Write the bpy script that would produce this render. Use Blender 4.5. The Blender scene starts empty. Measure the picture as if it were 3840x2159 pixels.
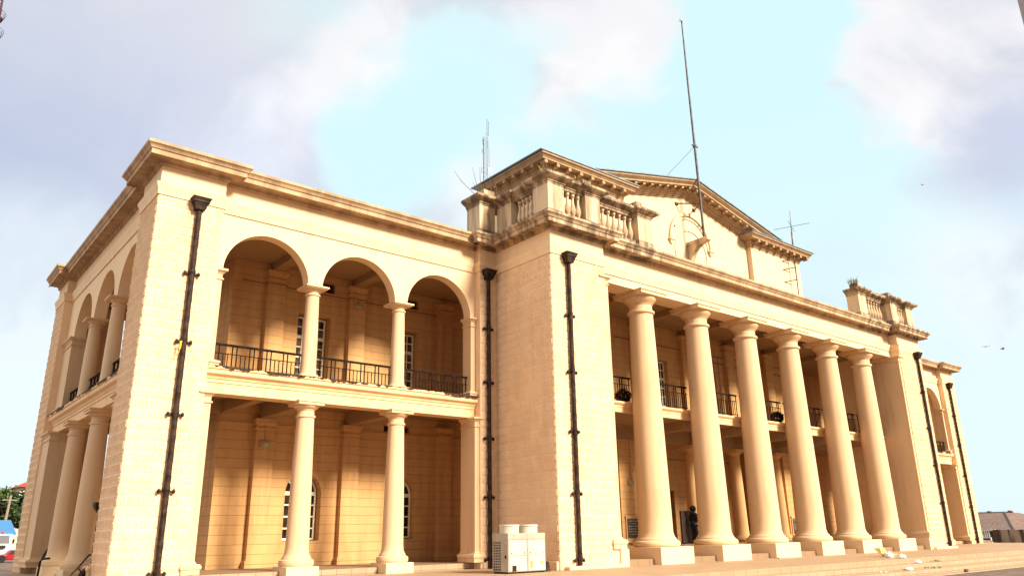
import bpy, bmesh, math, random
from mathutils import Vector, Matrix
R = math.radians
random.seed(7)
K = 1.2                      # metres per plan unit: every length below is in plan units
C = bpy.context.scene.collection
scene = bpy.context.scene

# ------------------------------------------------------------------ camera
cam = bpy.data.cameras.new("camera"); camo = bpy.data.objects.new("camera", cam); C.objects.link(camo)
cr = Vector((0.77505918, -0.63170182, -0.01536486)); cu = Vector((-0.18061574, -0.24477465, 0.9526087)); cf = Vector((0.60552558, 0.73555298, 0.30381013))
m = Matrix((cr, cu, -cf)).transposed().to_4x4()
m.translation = Vector((-4.2212, -18.5545, 1.2028)) * K
camo.matrix_world = m
cam.sensor_width = 36; cam.lens = 36 * 2875.4 / 3840
cam.clip_start = 0.1; cam.clip_end = 3000
scene.camera = camo

# ------------------------------------------------------------------ exposure, sun, sky
scene.view_settings.view_transform = 'Standard'; scene.view_settings.look = 'None'
scene.view_settings.exposure = 1.04; scene.view_settings.gamma = 1.0
SUN_AZ, SUN_EL = 15.0, 32.0           # from the front (-y) towards +x
sd = Vector((math.sin(R(SUN_AZ)) * math.cos(R(SUN_EL)), -math.cos(R(SUN_AZ)) * math.cos(R(SUN_EL)), math.sin(R(SUN_EL))))
sun = bpy.data.lights.new("sun", 'SUN'); sun.energy = 4.3; sun.angle = R(14); sun.color = (1.0, 0.92, 0.76)
suno = bpy.data.objects.new("sun", sun); C.objects.link(suno)
suno.rotation_euler = (-sd).to_track_quat('-Z', 'Y').to_euler(); suno.location = sd * 60

class NT:
    """small node tree writer"""
    def __init__(s, tree): s.t = tree; s.n = tree.nodes; s.l = tree.links
    def node(s, typ, **kw):
        n = s.n.new(typ)
        for k, v in kw.items(): setattr(n, k, v)
        return n
    def link(s, a, b): s.l.new(a, b)
    def val(s, sock, v):
        if hasattr(v, 'is_output'): s.l.new(v, sock)
        else: sock.default_value = v
    def math(s, op, a, b=None, c=None, clamp=False):
        n = s.node('ShaderNodeMath', operation=op); n.use_clamp = clamp
        s.val(n.inputs[0], a)
        if b is not None: s.val(n.inputs[1], b)
        if c is not None: s.val(n.inputs[2], c)
        return n.outputs[0]
    def ramp(s, v, a, b, smooth=True):
        n = s.node('ShaderNodeMapRange'); n.interpolation_type = 'SMOOTHSTEP' if smooth else 'LINEAR'
        s.val(n.inputs[0], v); n.inputs[1].default_value = a; n.inputs[2].default_value = b
        return n.outputs[0]
    def mix(s, f, a, b, mode='MIX'):
        n = s.node('ShaderNodeMix', data_type='RGBA', blend_type=mode)
        s.val(n.inputs[0], f)
        for i, v in ((6, a), (7, b)):
            if hasattr(v, 'is_output'): s.l.new(v, n.inputs[i])
            else: n.inputs[i].default_value = (*v, 1) if len(v) == 3 else v
        return n.outputs[2]
    def noise(s, vec, scale, detail=4, rough=0.55, dist=0.0):
        n = s.node('ShaderNodeTexNoise'); n.inputs['Scale'].default_value = scale; n.inputs['Detail'].default_value = detail
        n.inputs['Roughness'].default_value = rough; n.inputs['Distortion'].default_value = dist
        s.link(vec, n.inputs['Vector']); return n.outputs[0]
    def scalev(s, vec, sc):
        n = s.node('ShaderNodeMapping'); s.link(vec, n.inputs[0]); n.inputs['Scale'].default_value = sc; return n.outputs[0]

world = bpy.data.worlds.new("World"); scene.world = world; world.use_nodes = True
wt = NT(world.node_tree); wt.n.clear()
tc = wt.node('ShaderNodeTexCoord').outputs['Generated']
nrm = wt.node('ShaderNodeVectorMath', operation='NORMALIZE'); wt.link(tc, nrm.inputs[0]); D = nrm.outputs[0]
skyt = wt.node('ShaderNodeTexSky'); skyt.sky_type = 'NISHITA'; skyt.sun_disc = False
skyt.sun_elevation = R(SUN_EL); skyt.sun_rotation = math.pi - R(SUN_AZ); skyt.altitude = 200; skyt.dust_density = 2.0
n1 = wt.noise(D, 2.6, 7, 0.55, 0.6); n2 = wt.noise(wt.scalev(D, (1, 1, 1.6)), 6.5, 6, 0.55, 0.3)
wob = wt.math('ADD', wt.math('MULTIPLY', wt.math('SUBTRACT', n1, 0.5), 0.30), wt.math('MULTIPLY', wt.math('SUBTRACT', n2, 0.5), 0.14))
CYAN = (0.70, 0.97, 1.0); WHITE0 = (0.98, 0.965, 0.975)
WHITE = wt.mix(wt.ramp(n2, 0.35, 0.62), (0.93, 0.925, 0.945), (1.0, 0.985, 0.985))
elev = wt.node('ShaderNodeSeparateXYZ'); wt.link(D, elev.inputs[0])
col = wt.mix(wt.ramp(elev.outputs[2], 0.55, 0.15), CYAN, (0.80, 0.96, 1.0))
thin = wt.ramp(n1, 0.50, 0.78)
col = wt.mix(wt.math('MULTIPLY', thin, 0.45), col, (0.93, 0.98, 1.0))
def blob(col, d, deg, soft, c, amount=1.0):
    v = wt.node('ShaderNodeVectorMath', operation='DOT_PRODUCT'); wt.link(D, v.inputs[0]); v.inputs[1].default_value = Vector(d).normalized()
    ang = wt.math('ARCCOSINE', v.outputs['Value'])
    ang = wt.math('ADD', ang, wob)
    w = wt.ramp(ang, R(deg + soft), R(deg - soft))
    if amount != 1.0: w = wt.math('MULTIPLY', w, amount)
    return wt.mix(w, col, c)
col = blob(col, (0.0702, 0.8434, 0.5326), 15, 9, (0.79, 0.775, 0.80))
col = blob(col, (0.1332, 0.8485, 0.5121), 11, 8, (0.77, 0.775, 0.83))
col = blob(col, (0.2500, 0.8550, 0.4550), 7, 6, (0.68, 0.71, 0.85), 0.8)
col = blob(col, (0.03, 0.9358, 0.3500), 10, 8, (0.50, 0.57, 0.75), 0.85)
col = blob(col, (0.1021, 0.9692, 0.2043), 7, 5, (0.88, 0.97, 1.0), 0.9)
col = blob(col, (0.4300, 0.6700, 0.6050), 4.0, 3.0, WHITE)
col = blob(col, (0.3850, 0.7500, 0.5350), 4.0, 2.5, WHITE)
col = blob(col, (0.3350, 0.8200, 0.4600), 4.0, 2.5, (0.97, 0.97, 1.0))
col = blob(col, (0.3000, 0.8500, 0.4200), 4.0, 3.0, (0.86, 0.90, 1.0))
col = blob(col, (0.5600, 0.5650, 0.6060), 6.0, 2.5, WHITE)
col = blob(col, (0.6150, 0.5350, 0.5800), 3.2, 1.8, WHITE)
col = blob(col, (0.5150, 0.7450, 0.4250), 3.0, 2.0, (0.95, 0.98, 1.0), 0.8)
col = blob(col, (0.8450, 0.2550, 0.4700), 5.5, 1.3, WHITE)
col = blob(col, (0.8482, 0.1500, 0.4969), 8.0, 1.6, WHITE)
col = blob(col, (0.8120, 0.2350, 0.5350), 4.2, 1.2, WHITE)
col = blob(col, (0.8700, 0.2300, 0.4400), 5.0, 1.6, WHITE)
col = blob(col, (0.8950, 0.2400, 0.3750), 4.2, 2.6, (0.60, 0.65, 0.80), 0.9)
col = blob(col, (0.8980, 0.1700, 0.4000), 3.0, 2.4, (0.64, 0.66, 0.82), 0.8)
col = blob(col, (0.9300, 0.2000, 0.3000), 4.0, 3.0, (0.66, 0.76, 0.95), 0.7)
col = blob(col, (0.9150, 0.3000, 0.2700), 4.5, 3.0, (0.92, 0.98, 1.0), 0.8)
col = blob(col, (0.4550, 0.7390, 0.4970), 3.6, 2.2, CYAN)
col = blob(col, (0.4290, 0.7760, 0.4620), 3.2, 2.2, CYAN, 0.9)
col = blob(col, (0.4860, 0.6670, 0.5640), 3.0, 2.2, CYAN, 0.8)
n3 = wt.noise(wt.scalev(D, (1.0, 1.0, 1.25)), 4.0, 6, 0.55, 0.3)
shade = wt.mix(1.0, col, (0.80, 0.81, 0.86), 'MULTIPLY')
white_f = wt.node('ShaderNodeSeparateColor'); wt.link(col, white_f.inputs[0])
col = wt.mix(wt.math('MULTIPLY', wt.ramp(n3, 0.47, 0.68), wt.ramp(white_f.outputs[0], 0.70, 0.90)), col, shade)
vm = wt.node('ShaderNodeVectorMath', operation='SCALE'); wt.link(col, vm.inputs[0]); vm.inputs['Scale'].default_value = 0.507; col = vm.outputs[0]
col = blob(col, (-1.0, -0.10, 0.30), 62, 18, (0.80, 0.78, 0.78))         # unseen bright lobe, added on the left to fill the left-facing walls
col = blob(col, (-0.1, -1.0, 0.30), 50, 20, (0.13, 0.127, 0.13))         # unseen sky behind the viewer, dimmed to cut fill in the recesses
col = blob(col, (0.35, -0.80, 0.50), 22, 14, (0.9, 0.83, 0.70))          # brightest in front of the sun
below = wt.ramp(elev.outputs[2], -0.01, -0.06)
col = wt.mix(below, col, (0.22, 0.19, 0.16))
bg1 = wt.node('ShaderNodeBackground'); wt.link(col, bg1.inputs[0]); bg1.inputs[1].default_value = 1.0
bg2 = wt.node('ShaderNodeBackground'); wt.link(skyt.outputs[0], bg2.inputs[0]); bg2.inputs[1].default_value = 0.10
mx = wt.node('ShaderNodeMixShader'); mx.inputs[0].default_value = 0.06
wt.link(bg1.outputs[0], mx.inputs[1]); wt.link(bg2.outputs[0], mx.inputs[2])
wo = wt.node('ShaderNodeOutputWorld'); wt.link(mx.outputs[0], wo.inputs[0])

# ------------------------------------------------------------------ materials
MATS = {}
def newmat(name, rough=0.8, metal=0.0, spec=0.3):
    mt = bpy.data.materials.new(name); mt.use_nodes = True; t = NT(mt.node_tree)
    b = t.n['Principled BSDF']; b.inputs['Roughness'].default_value = rough; b.inputs['Metallic'].default_value = metal
    b.inputs['Specular IOR Level'].default_value = spec
    MATS[name] = mt
    return t, b
def coords(t, scale=(1, 1, 1)):
    return t.scalev(t.node('ShaderNodeTexCoord').outputs['Object'], tuple(x / K for x in scale))
def bump(t, b, h, strength, dist, prev=None):
    n = t.node('ShaderNodeBump'); n.inputs['Strength'].default_value = strength; n.inputs['Distance'].default_value = dist
    t.link(h, n.inputs['Height'])
    if prev is not None: t.link(prev, n.inputs['Normal'])
    t.link(n.outputs[0], b.inputs['Normal']); return n.outputs[0]
def simple(name, colr, rough=0.7, metal=0.0, var=0.12, nscale=8.0, spec=0.3, bmp=0.0):
    t, b = newmat(name, rough, metal, spec); co = coords(t)
    n = t.noise(co, nscale, 5, 0.6)
    c2 = tuple(max(0, x * (1 - 2.2 * var)) for x in colr); c1 = tuple(min(1, x * (1 + var)) for x in colr)
    c = t.mix(t.ramp(n, 0.3, 0.7), c2, c1); t.link(c, b.inputs['Base Color'])
    if bmp: bump(t, b, n, bmp, 0.02)
    return MATS[name]
def wallvec(t):
    """x+y along the wall, z up: works on walls along either axis"""
    co = t.node('ShaderNodeSeparateXYZ'); t.link(coords(t), co.inputs[0])
    cb = t.node('ShaderNodeCombineXYZ'); t.link(t.math('ADD', co.outputs[0], co.outputs[1]), cb.inputs[0]); t.link(co.outputs[2], cb.inputs[1])
    return cb.outputs[0], co
def streaks(t, lo=0.52, hi=0.75, sx=3.0, sz=0.35):
    return t.ramp(t.noise(coords(t, (sx, sx, sz)), 1.0, 6, 0.65, 0.2), lo, hi)
def block(name, base, w, h, mortar, relief, stain, pattern=0.0, mcol=0.75, stainc=(0.45, 0.28, 0.14)):
    t, b = newmat(name, 0.85); v, sep = wallvec(t)
    br = t.node('ShaderNodeTexBrick'); t.link(v, br.inputs[0]); br.offset = 0.5
    br.inputs['Scale'].default_value = 1.0; br.inputs['Brick Width'].default_value = w; br.inputs['Row Height'].default_value = h
    br.inputs['Mortar Size'].default_value = mortar; br.inputs['Mortar Smooth'].default_value = 0.4; br.inputs['Bias'].default_value = 0.0
    br.inputs['Color1'].default_value = (*base, 1); br.inputs['Color2'].default_value = (*[x * 0.93 for x in base], 1)
    br.inputs['Mortar'].default_value = (*[x * mcol for x in base], 1)
    n = t.noise(coords(t), 1.3, 6, 0.6, 0.3)
    c = t.mix(t.math('MULTIPLY', t.ramp(n, 0.45, 0.70), 0.38), br.outputs[0], tuple(x * y for x, y in zip(base, (0.86, 0.76, 0.66))))
    st = t.math('MULTIPLY', streaks(t, 0.42, 0.70), stain)
    c = t.mix(st, c, stainc)
    sp = t.ramp(t.noise(coords(t, (1.0, 1.0, 2.4)), 9.0, 3, 0.6), 0.66, 0.74)
    c = t.mix(t.math('MULTIPLY', sp, 0.50), c, tuple(x * y for x, y in zip(base, (0.80, 0.66, 0.45))))
    inv = t.math('SUBTRACT', 1.0, br.outputs[1])
    hgt = inv
    zz = t.math('FRACT', t.math('ADD', t.math('DIVIDE', sep.outputs[2], h), 0.5))
    jd = t.math('ABSOLUTE', t.math('SUBTRACT', zz, 0.5))
    brk = t.ramp(t.noise(coords(t, (2.2, 2.2, 4.3)), 1.0, 4, 0.7), 0.20, 0.55)
    joint = t.math('MULTIPLY', t.ramp(jd, 0.055, 0.015), brk)
    c = t.mix(t.math('MULTIPLY', joint, 0.34 if name != 'moulded_block' else 0.0), c, tuple(x * y for x, y in zip(base, (0.62, 0.48, 0.36))))
    hgt = t.math('SUBTRACT', hgt, t.math('MULTIPLY', joint, 0.6 if name != 'moulded_block' else 0.0))
    if pattern:
        # the cast face of every block repeats one moulded motif
        row = t.math('FLOOR', t.math('DIVIDE', sep.outputs[2], h))
        vs_ = t.node('ShaderNodeSeparateXYZ'); t.link(v, vs_.inputs[0])
        mu = t.math('FRACT', t.math('ADD', t.math('DIVIDE', vs_.outputs[0], w / 2), t.math('MULTIPLY', row, 0.5)))
        mv = t.math('FRACT', t.math('DIVIDE', sep.outputs[2], h))
        cbm = t.node('ShaderNodeCombineXYZ'); t.link(t.math('MULTIPLY', mu, 3.2), cbm.inputs[0]); t.link(t.math('MULTIPLY', mv, 2.6), cbm.inputs[1])
        mot = t.ramp(t.noise(cbm.outputs[0], 1.25, 2, 0.6, 2.2), 0.42, 0.60)
        rel = t.math('MULTIPLY', t.math('ADD', mot, t.math('MULTIPLY', t.noise(coords(t), 16.0, 3, 0.6), 0.5)), pattern)
        hgt = t.math('MULTIPLY', hgt, t.math('ADD', 0.6, rel))
        gr_ = t.ramp(rel, 0.85 * pattern, 0.40 * pattern)
        c = t.mix(t.math('MULTIPLY', gr_, 0.13), c, tuple(x * y for x, y in zip(base, (0.70, 0.56, 0.42))))
    t.link(c, b.inputs['Base Color'])
    fine = t.noise(coords(t), 30.0, 4, 0.7)
    hgt = t.math('ADD', hgt, t.math('MULTIPLY', fine, 0.12))
    bump(t, b, hgt, relief, 0.042 if pattern else 0.035)
    return MATS[name]
CREAM = (0.80, 0.57, 0.345)
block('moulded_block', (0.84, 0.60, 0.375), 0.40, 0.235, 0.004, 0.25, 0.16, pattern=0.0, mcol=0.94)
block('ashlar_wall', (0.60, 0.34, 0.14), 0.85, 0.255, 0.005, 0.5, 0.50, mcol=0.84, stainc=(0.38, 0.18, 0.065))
def render_mat(name, base, stain, lo=0.5, hi=0.8, stainc=(0.42, 0.27, 0.14), topdirt=0.0, bmp=0.12):
    t, b = newmat(name, 0.82); n = t.noise(coords(t), 1.1, 6, 0.6, 0.4)
    c = t.mix(t.math('MULTIPLY', t.ramp(n, 0.40, 0.75), 0.30), base, tuple(x * y for x, y in zip(base, (0.90, 0.82, 0.74))))
    c = t.mix(t.math('MULTIPLY', streaks(t, lo, hi), stain), c, stainc)
    if topdirt:
        ge = t.node('ShaderNodeNewGeometry'); sp = t.node('ShaderNodeSeparateXYZ'); t.link(ge.outputs['Normal'], sp.inputs[0])
        nn = t.noise(coords(t), 5.0, 5, 0.7)
        f = t.math('MULTIPLY', t.ramp(t.math('ADD', sp.outputs[2], t.math('MULTIPLY', t.math('SUBTRACT', nn, 0.5), 1.6)), 0.15, 0.65), topdirt)
        c = t.mix(f, c, (0.10, 0.075, 0.05))
    t.link(c, b.inputs['Base Color'])
    f = t.noise(coords(t), 26.0, 5, 0.7)
    bump(t, b, f, bmp, 0.02)
    return MATS[name]
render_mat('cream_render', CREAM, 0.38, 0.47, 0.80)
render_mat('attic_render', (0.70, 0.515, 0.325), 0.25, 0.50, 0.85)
render_mat('frieze_render', CREAM, 0.40, 0.46, 0.80, topdirt=0.6)
render_mat('column_render', (0.68, 0.465, 0.27), 0.42, 0.45, 0.75)
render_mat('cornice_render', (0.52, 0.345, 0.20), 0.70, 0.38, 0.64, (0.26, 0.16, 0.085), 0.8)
render_mat('ledge_render', (0.78, 0.52, 0.28), 0.30, 0.48, 0.75, (0.40, 0.20, 0.09), 0.85)
render_mat('weathered_stone', (0.68, 0.49, 0.30), 0.70, 0.42, 0.64, (0.15, 0.095, 0.055), 0.8, 0.35)
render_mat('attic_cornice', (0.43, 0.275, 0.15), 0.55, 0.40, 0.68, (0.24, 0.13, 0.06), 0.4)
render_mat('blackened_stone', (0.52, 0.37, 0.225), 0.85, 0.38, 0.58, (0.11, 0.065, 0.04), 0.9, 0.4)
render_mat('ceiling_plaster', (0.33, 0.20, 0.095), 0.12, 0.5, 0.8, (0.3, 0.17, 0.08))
render_mat('pier_render', (0.60, 0.35, 0.15), 0.25, 0.45, 0.75, (0.42, 0.22, 0.09))
render_mat('plinth_render', (0.76, 0.55, 0.335), 0.20, 0.5, 0.75)
simple('moss_black', (0.05, 0.032, 0.018), 0.9, 0.0, 0.35, 14.0)
simple('black_iron', (0.045, 0.024, 0.016), 0.6, 0.0, 0.35, 6.0, 0.15)
simple('rail_iron', (0.022, 0.012, 0.008), 0.85, 0.0, 0.3, 9.0, 0.08)
simple('window_paint', (0.86, 0.78, 0.58), 0.5, 0.0, 0.06)
simple('dark_glass', (0.030, 0.020, 0.014), 0.3, 0.0, 0.4, 3.0, 0.12)
simple('curtain_glass', (0.12, 0.075, 0.045), 0.3, 0.0, 0.5, 5.0, 0.15)
simple('dark_wood', (0.055, 0.028, 0.015), 0.55, 0.0, 0.3, 4.0)
simple('void_dark', (0.02, 0.015, 0.012), 0.9)
simple('conduit_paint', (0.20, 0.075, 0.035), 0.6)
simple('roof_sheet', (0.20, 0.25, 0.30), 0.45, 0.2, 0.12, 3.0)
simple('flat_roof', (0.18, 0.15, 0.12), 0.9)
simple('lamp_glass', (0.42, 0.32, 0.19), 0.25)
simple('lamp_body', (0.45, 0.30, 0.16), 0.4)
simple('plaque_slate', (0.075, 0.06, 0.052), 0.5, 0.0, 0.2)
simple('plaque_letter', (0.40, 0.32, 0.22), 0.5)
simple('steel_grey', (0.16, 0.16, 0.18), 0.5, 0.3, 0.2)
simple('flagpole_paint', (0.10, 0.085, 0.09), 0.5, 0.2, 0.3, 3.0)
simple('rust_brown', (0.13, 0.055, 0.03), 0.7, 0.0, 0.3)
simple('ac_paint', (0.56, 0.50, 0.39), 0.45, 0.0, 0.05, 3.0)
simple('ac_side', (0.40, 0.34, 0.26), 0.5, 0.0, 0.08, 4.0)
simple('asphalt', (0.17, 0.11, 0.08), 0.9, 0.0, 0.18, 3.0, 0.3, 0.4)
simple('grass_yellow', (0.34, 0.26, 0.06), 0.8, 0.0, 0.3)
simple('grass_green', (0.14, 0.16, 0.05), 0.8, 0.0, 0.3)
simple('twig_brown', (0.14, 0.09, 0.06), 0.8)
simple('shrub_leaf', (0.025, 0.035, 0.015), 0.7, 0.0, 0.3)
simple('pot_clay', (0.16, 0.07, 0.04), 0.8)
simple('ribbon_yellow', (0.85, 0.42, 0.02), 0.6)
simple('foam_white', (0.80, 0.78, 0.76), 0.6)
simple('bag_white', (0.78, 0.75, 0.76), 0.45, 0.0, 0.06, 20.0)
simple('orange_food', (0.55, 0.16, 0.03), 0.6)
simple('yellow_foam', (0.80, 0.55, 0.16), 0.6)
simple('dry_leaf', (0.16, 0.08, 0.04), 0.8)
simple('skin', (0.10, 0.045, 0.028), 0.5)
simple('hair_black', (0.008, 0.006, 0.006), 0.8)
simple('black_cloth', (0.012, 0.011, 0.016), 0.85)
simple('navy_cloth', (0.012, 0.012, 0.02), 0.85)
simple('paper_white', (0.75, 0.70, 0.60), 0.7)
simple('board_black', (0.05, 0.03, 0.022), 0.5)
simple('foliage', (0.04, 0.07, 0.02), 0.7, 0.0, 0.35, 1.2)
simple('foliage_light', (0.10, 0.145, 0.035), 0.7, 0.0, 0.3, 1.2)
simple('bark', (0.12, 0.085, 0.06), 0.9)
simple('pole_wood', (0.28, 0.22, 0.16), 0.85)
simple('truck_white', (0.80, 0.78, 0.74), 0.35, 0.0, 0.04)
simple('truck_bumper', (0.70, 0.62, 0.50), 0.4)
simple('windscreen', (0.03, 0.03, 0.04), 0.35, 0.0, 0.1, 3.0, 0.15)
simple('tyre_black', (0.015, 0.015, 0.015), 0.8)
simple('car_red', (0.32, 0.015, 0.02), 0.3)
simple('beacon_red', (0.65, 0.06, 0.02), 0.3)
simple('roof_red', (0.65, 0.05, 0.03), 0.5, 0.0, 0.08)
simple('roof_blue', (0.05, 0.19, 0.40), 0.5, 0.0, 0.08)
simple('house_wall', (0.62, 0.50, 0.40), 0.85)
simple('fence_white', (0.72, 0.66, 0.60), 0.6)
simple('bird_grey', (0.22, 0.22, 0.26), 0.8)
simple('tower_red', (0.10, 0.035, 0.035), 0.6)
simple('tower_dark', (0.045, 0.022, 0.02), 0.7)
simple('lamp_post_grey', (0.30, 0.24, 0.25), 0.6, 0.1, 0.15, 4.0)
# corrugated brown roof and stained perimeter wall
t, b = newmat('brown_roof_sheet', 0.8); n = t.noise(coords(t, (0.4, 3.0, 3.0)), 2.0, 5, 0.6)
c = t.mix(t.ramp(n, 0.3, 0.7), (0.13, 0.075, 0.055), (0.21, 0.13, 0.10)); t.link(c, b.inputs['Base Color'])
wv = t.node('ShaderNodeTexWave'); wv.wave_type = 'BANDS'; wv.bands_direction = 'Y'; wv.inputs['Scale'].default_value = 2.2; t.link(coords(t), wv.inputs[0]); bump(t, b, wv.outputs[1], 0.5, 0.05)
t, b = newmat('stained_wall', 0.9); st = t.ramp(t.noise(coords(t, (2.2, 2.2, 0.25)), 1.0, 6, 0.6), 0.44, 0.60)
c = t.mix(st, (0.36, 0.25, 0.16), (0.075, 0.045, 0.03)); t.link(c, b.inputs['Base Color'])
# paving with tile joints
def paving(name, base, tw, th, rough=0.65):
    t, b = newmat(name, rough); co = coords(t)
    br = t.node('ShaderNodeTexBrick'); br.offset = 0.0; br.inputs['Scale'].default_value = 1.0
    br.inputs['Brick Width'].default_value = tw; br.inputs['Row Height'].default_value = th; br.inputs['Mortar Size'].default_value = 0.010; br.inputs['Mortar Smooth'].default_value = 0.3
    br.inputs['Color1'].default_value = (*base, 1); br.inputs['Color2'].default_value = (*[x * 0.9 for x in base], 1); br.inputs['Mortar'].default_value = (*[x * 0.42 for x in base], 1)
    sp = t.node('ShaderNodeSeparateXYZ'); t.link(co, sp.inputs[0]); cb = t.node('ShaderNodeCombineXYZ')
    t.link(sp.outputs[0], cb.inputs[0]); t.link(t.math('ADD', sp.outputs[1], sp.outputs[2]), cb.inputs[1]); t.link(cb.outputs[0], br.inputs[0])
    n = t.noise(co, 0.9, 6, 0.6, 0.5); n2 = t.noise(co, 7.0, 5, 0.7)
    c = t.mix(t.math('MULTIPLY', t.ramp(n, 0.42, 0.72), 0.35), br.outputs[0], tuple(x * y for x, y in zip(base, (0.78, 0.70, 0.62))))
    c = t.mix(t.math('MULTIPLY', t.ramp(n2, 0.62, 0.75), 0.25), c, (0.16, 0.09, 0.05))
    t.link(c, b.inputs['Base Color']); bump(t, b, t.math('ADD', t.math('SUBTRACT', 1.0, br.outputs[1]), t.math('MULTIPLY', n2, 0.3)), 0.25, 0.01)
paving('terrace_tile', (0.41, 0.26, 0.15), 0.5, 0.5)
paving('step_tile', (0.43, 0.285, 0.175), 0.42, 0.14)
paving('floor_tile', (0.30, 0.18, 0.10), 0.5, 0.5)

# ------------------------------------------------------------------ mesh builder
class MB:
    def __init__(s, tf=None): s.v = []; s.f = []; s.tf = tf
    def add(s, vs, fs):
        o = len(s.v)
        s.v += [s.tf(*p) for p in vs] if s.tf else [tuple(p) for p in vs]
        s.f += [tuple(i + o for i in f) for f in fs]
        return s
    def box(s, x0, y0, z0, x1, y1, z1):
        return s.add([(x0, y0, z0), (x1, y0, z0), (x1, y1, z0), (x0, y1, z0), (x0, y0, z1), (x1, y0, z1), (x1, y1, z1), (x0, y1, z1)],
                     [(0, 3, 2, 1), (4, 5, 6, 7), (0, 1, 5, 4), (1, 2, 6, 5), (2, 3, 7, 6), (3, 0, 4, 7)])
    def frustum(s, a, z0, b_, z1):
        (x0, y0, x1, y1), (p0, q0, p1, q1) = a, b_
        return s.add([(x0, y0, z0), (x1, y0, z0), (x1, y1, z0), (x0, y1, z0), (p0, q0, z1), (p1, q0, z1), (p1, q1, z1), (p0, q1, z1)],
                     [(0, 3, 2, 1), (4, 5, 6, 7), (0, 1, 5, 4), (1, 2, 6, 5), (2, 3, 7, 6), (3, 0, 4, 7)])
    def lathe(s, cx, cy, prof, n=40, cap=True):
        vs = []; fs = []
        for r, z in prof:
            for i in range(n):
                a = 2 * math.pi * i / n; vs.append((cx + r * math.cos(a), cy + r * math.sin(a), z))
        for j in range(len(prof) - 1):
            for i in range(n):
                k = (i + 1) % n; fs.append((j * n + i, j * n + k, (j + 1) * n + k, (j + 1) * n + i))
        if cap: fs += [tuple(range(n))[::-1], tuple((len(prof) - 1) * n + i for i in range(n))]
        return s.add(vs, fs)
    def tube(s, pts, r, n=8, cap=True):
        pts = [Vector(p) for p in pts]; rs = r if isinstance(r, (list, tuple)) else [r] * len(pts)
        vs = []; fs = []
        for i, p in enumerate(pts):
            d = (pts[min(i + 1, len(pts) - 1)] - pts[max(i - 1, 0)]).normalized()
            a = Vector((0, 0, 1)) if abs(d.z) < 0.9 else Vector((1, 0, 0))
            u = d.cross(a).normalized(); w = d.cross(u)
            for k in range(n):
                t_ = 2 * math.pi * k / n; vs.append(tuple(p + (u * math.cos(t_) + w * math.sin(t_)) * rs[i]))
        for i in range(len(pts) - 1):
            for k in range(n):
                q = (k + 1) % n; fs.append((i * n + k, i * n + q, (i + 1) * n + q, (i + 1) * n + k))
        if cap: fs += [tuple(range(n))[::-1], tuple((len(pts) - 1) * n + k for k in range(n))]
        return s.add(vs, fs)
    def sweep(s, path, prof, closed=True):
        """profile (offset to the right of travel, z) along a plan path, mitred"""
        P = [Vector((p[0], p[1])) for p in path]; n = len(P); vs = []
        nor = []
        for i in range(n - 1):
            d = (P[i + 1] - P[i]).normalized(); nor.append(Vector((d.y, -d.x)))
        for i in range(n):
            if i == 0: mtr = nor[0]
            elif i == n - 1: mtr = nor[-1]
            else: mtr = (nor[i - 1] + nor[i]) / (1 + nor[i - 1].dot(nor[i]))
            for o, z in prof: q = P[i] + mtr * o; vs.append((q.x, q.y, z))
        m_ = len(prof); fs = []
        for i in range(n - 1):
            for j in range(m_ if closed else m_ - 1):
                k = (j + 1) % m_; fs.append((i * m_ + j, i * m_ + k, (i + 1) * m_ + k, (i + 1) * m_ + j))
        if closed: fs += [tuple(range(m_)), tuple((n - 1) * m_ + j for j in range(m_))[::-1]]
        return s.add(vs, fs)
    def poly(s, pts, d):
        """closed 3D polygon extruded by vector d"""
        n = len(pts); vs = [tuple(p) for p in pts] + [tuple(Vector(p) + Vector(d)) for p in pts]
        return s.add(vs, [tuple(range(n))[::-1], tuple(range(n, 2 * n))] + [(i, (i + 1) % n, n + (i + 1) % n, n + i) for i in range(n)])
    def wall(s, x0, x1, z0, z1, yf, yb, ops, n=14):
        """wall in the xz plane with openings (xa, xb, za, zb, arched); zb is the crown"""
        xs = {x0, x1}
        for xa, xb, za, zb, ar in ops:
            xs |= {xa, xb}
            if ar: xs |= {(xa + xb) / 2 - (xb - xa) / 2 * math.cos(math.pi * i / n) for i in range(n + 1)}
        xs = sorted(x for x in xs if x0 - 1e-6 <= x <= x1 + 1e-6)
        def top(o, x):
            xa, xb, za, zb, ar = o
            if not ar: return zb
            r = (xb - xa) / 2; return zb - r + math.sqrt(max(0, r * r - (x - (xa + xb) / 2) ** 2))
        def quad(a, b_, c_, d_): s.add([a, b_, c_, d_], [(0, 1, 2, 3)])
        for xa, xb in zip(xs, xs[1:]):
            if xb - xa < 1e-6: continue
            xm = (xa + xb) / 2; o = next((o for o in ops if o[0] < xm < o[1]), None)
            spans = [((z0, z0), (z1, z1))] if o is None else ([((z0, z0), (o[2], o[2]))] if o[2] > z0 + 1e-6 else []) + [((top(o, xa), top(o, xb)), (z1, z1))]
            for (la, lb), (ha, hb) in spans:
                quad((xa, yf, la), (xb, yf, lb), (xb, yf, hb), (xa, yf, ha)); quad((xb, yb, lb), (xa, yb, la), (xa, yb, ha), (xb, yb, hb))
            if o is not None:
                quad((xa, yf, top(o, xa)), (xa, yb, top(o, xa)), (xb, yb, top(o, xb)), (xb, yf, top(o, xb)))
                if o[2] > z0 + 1e-6: quad((xa, yf, o[2]), (xb, yf, o[2]), (xb, yb, o[2]), (xa, yb, o[2]))
        for o in ops:
            for x in (o[0], o[1]):
                zt = top(o, x); quad((x, yf, o[2]), (x, yb, o[2]), (x, yb, zt), (x, yf, zt))
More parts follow.
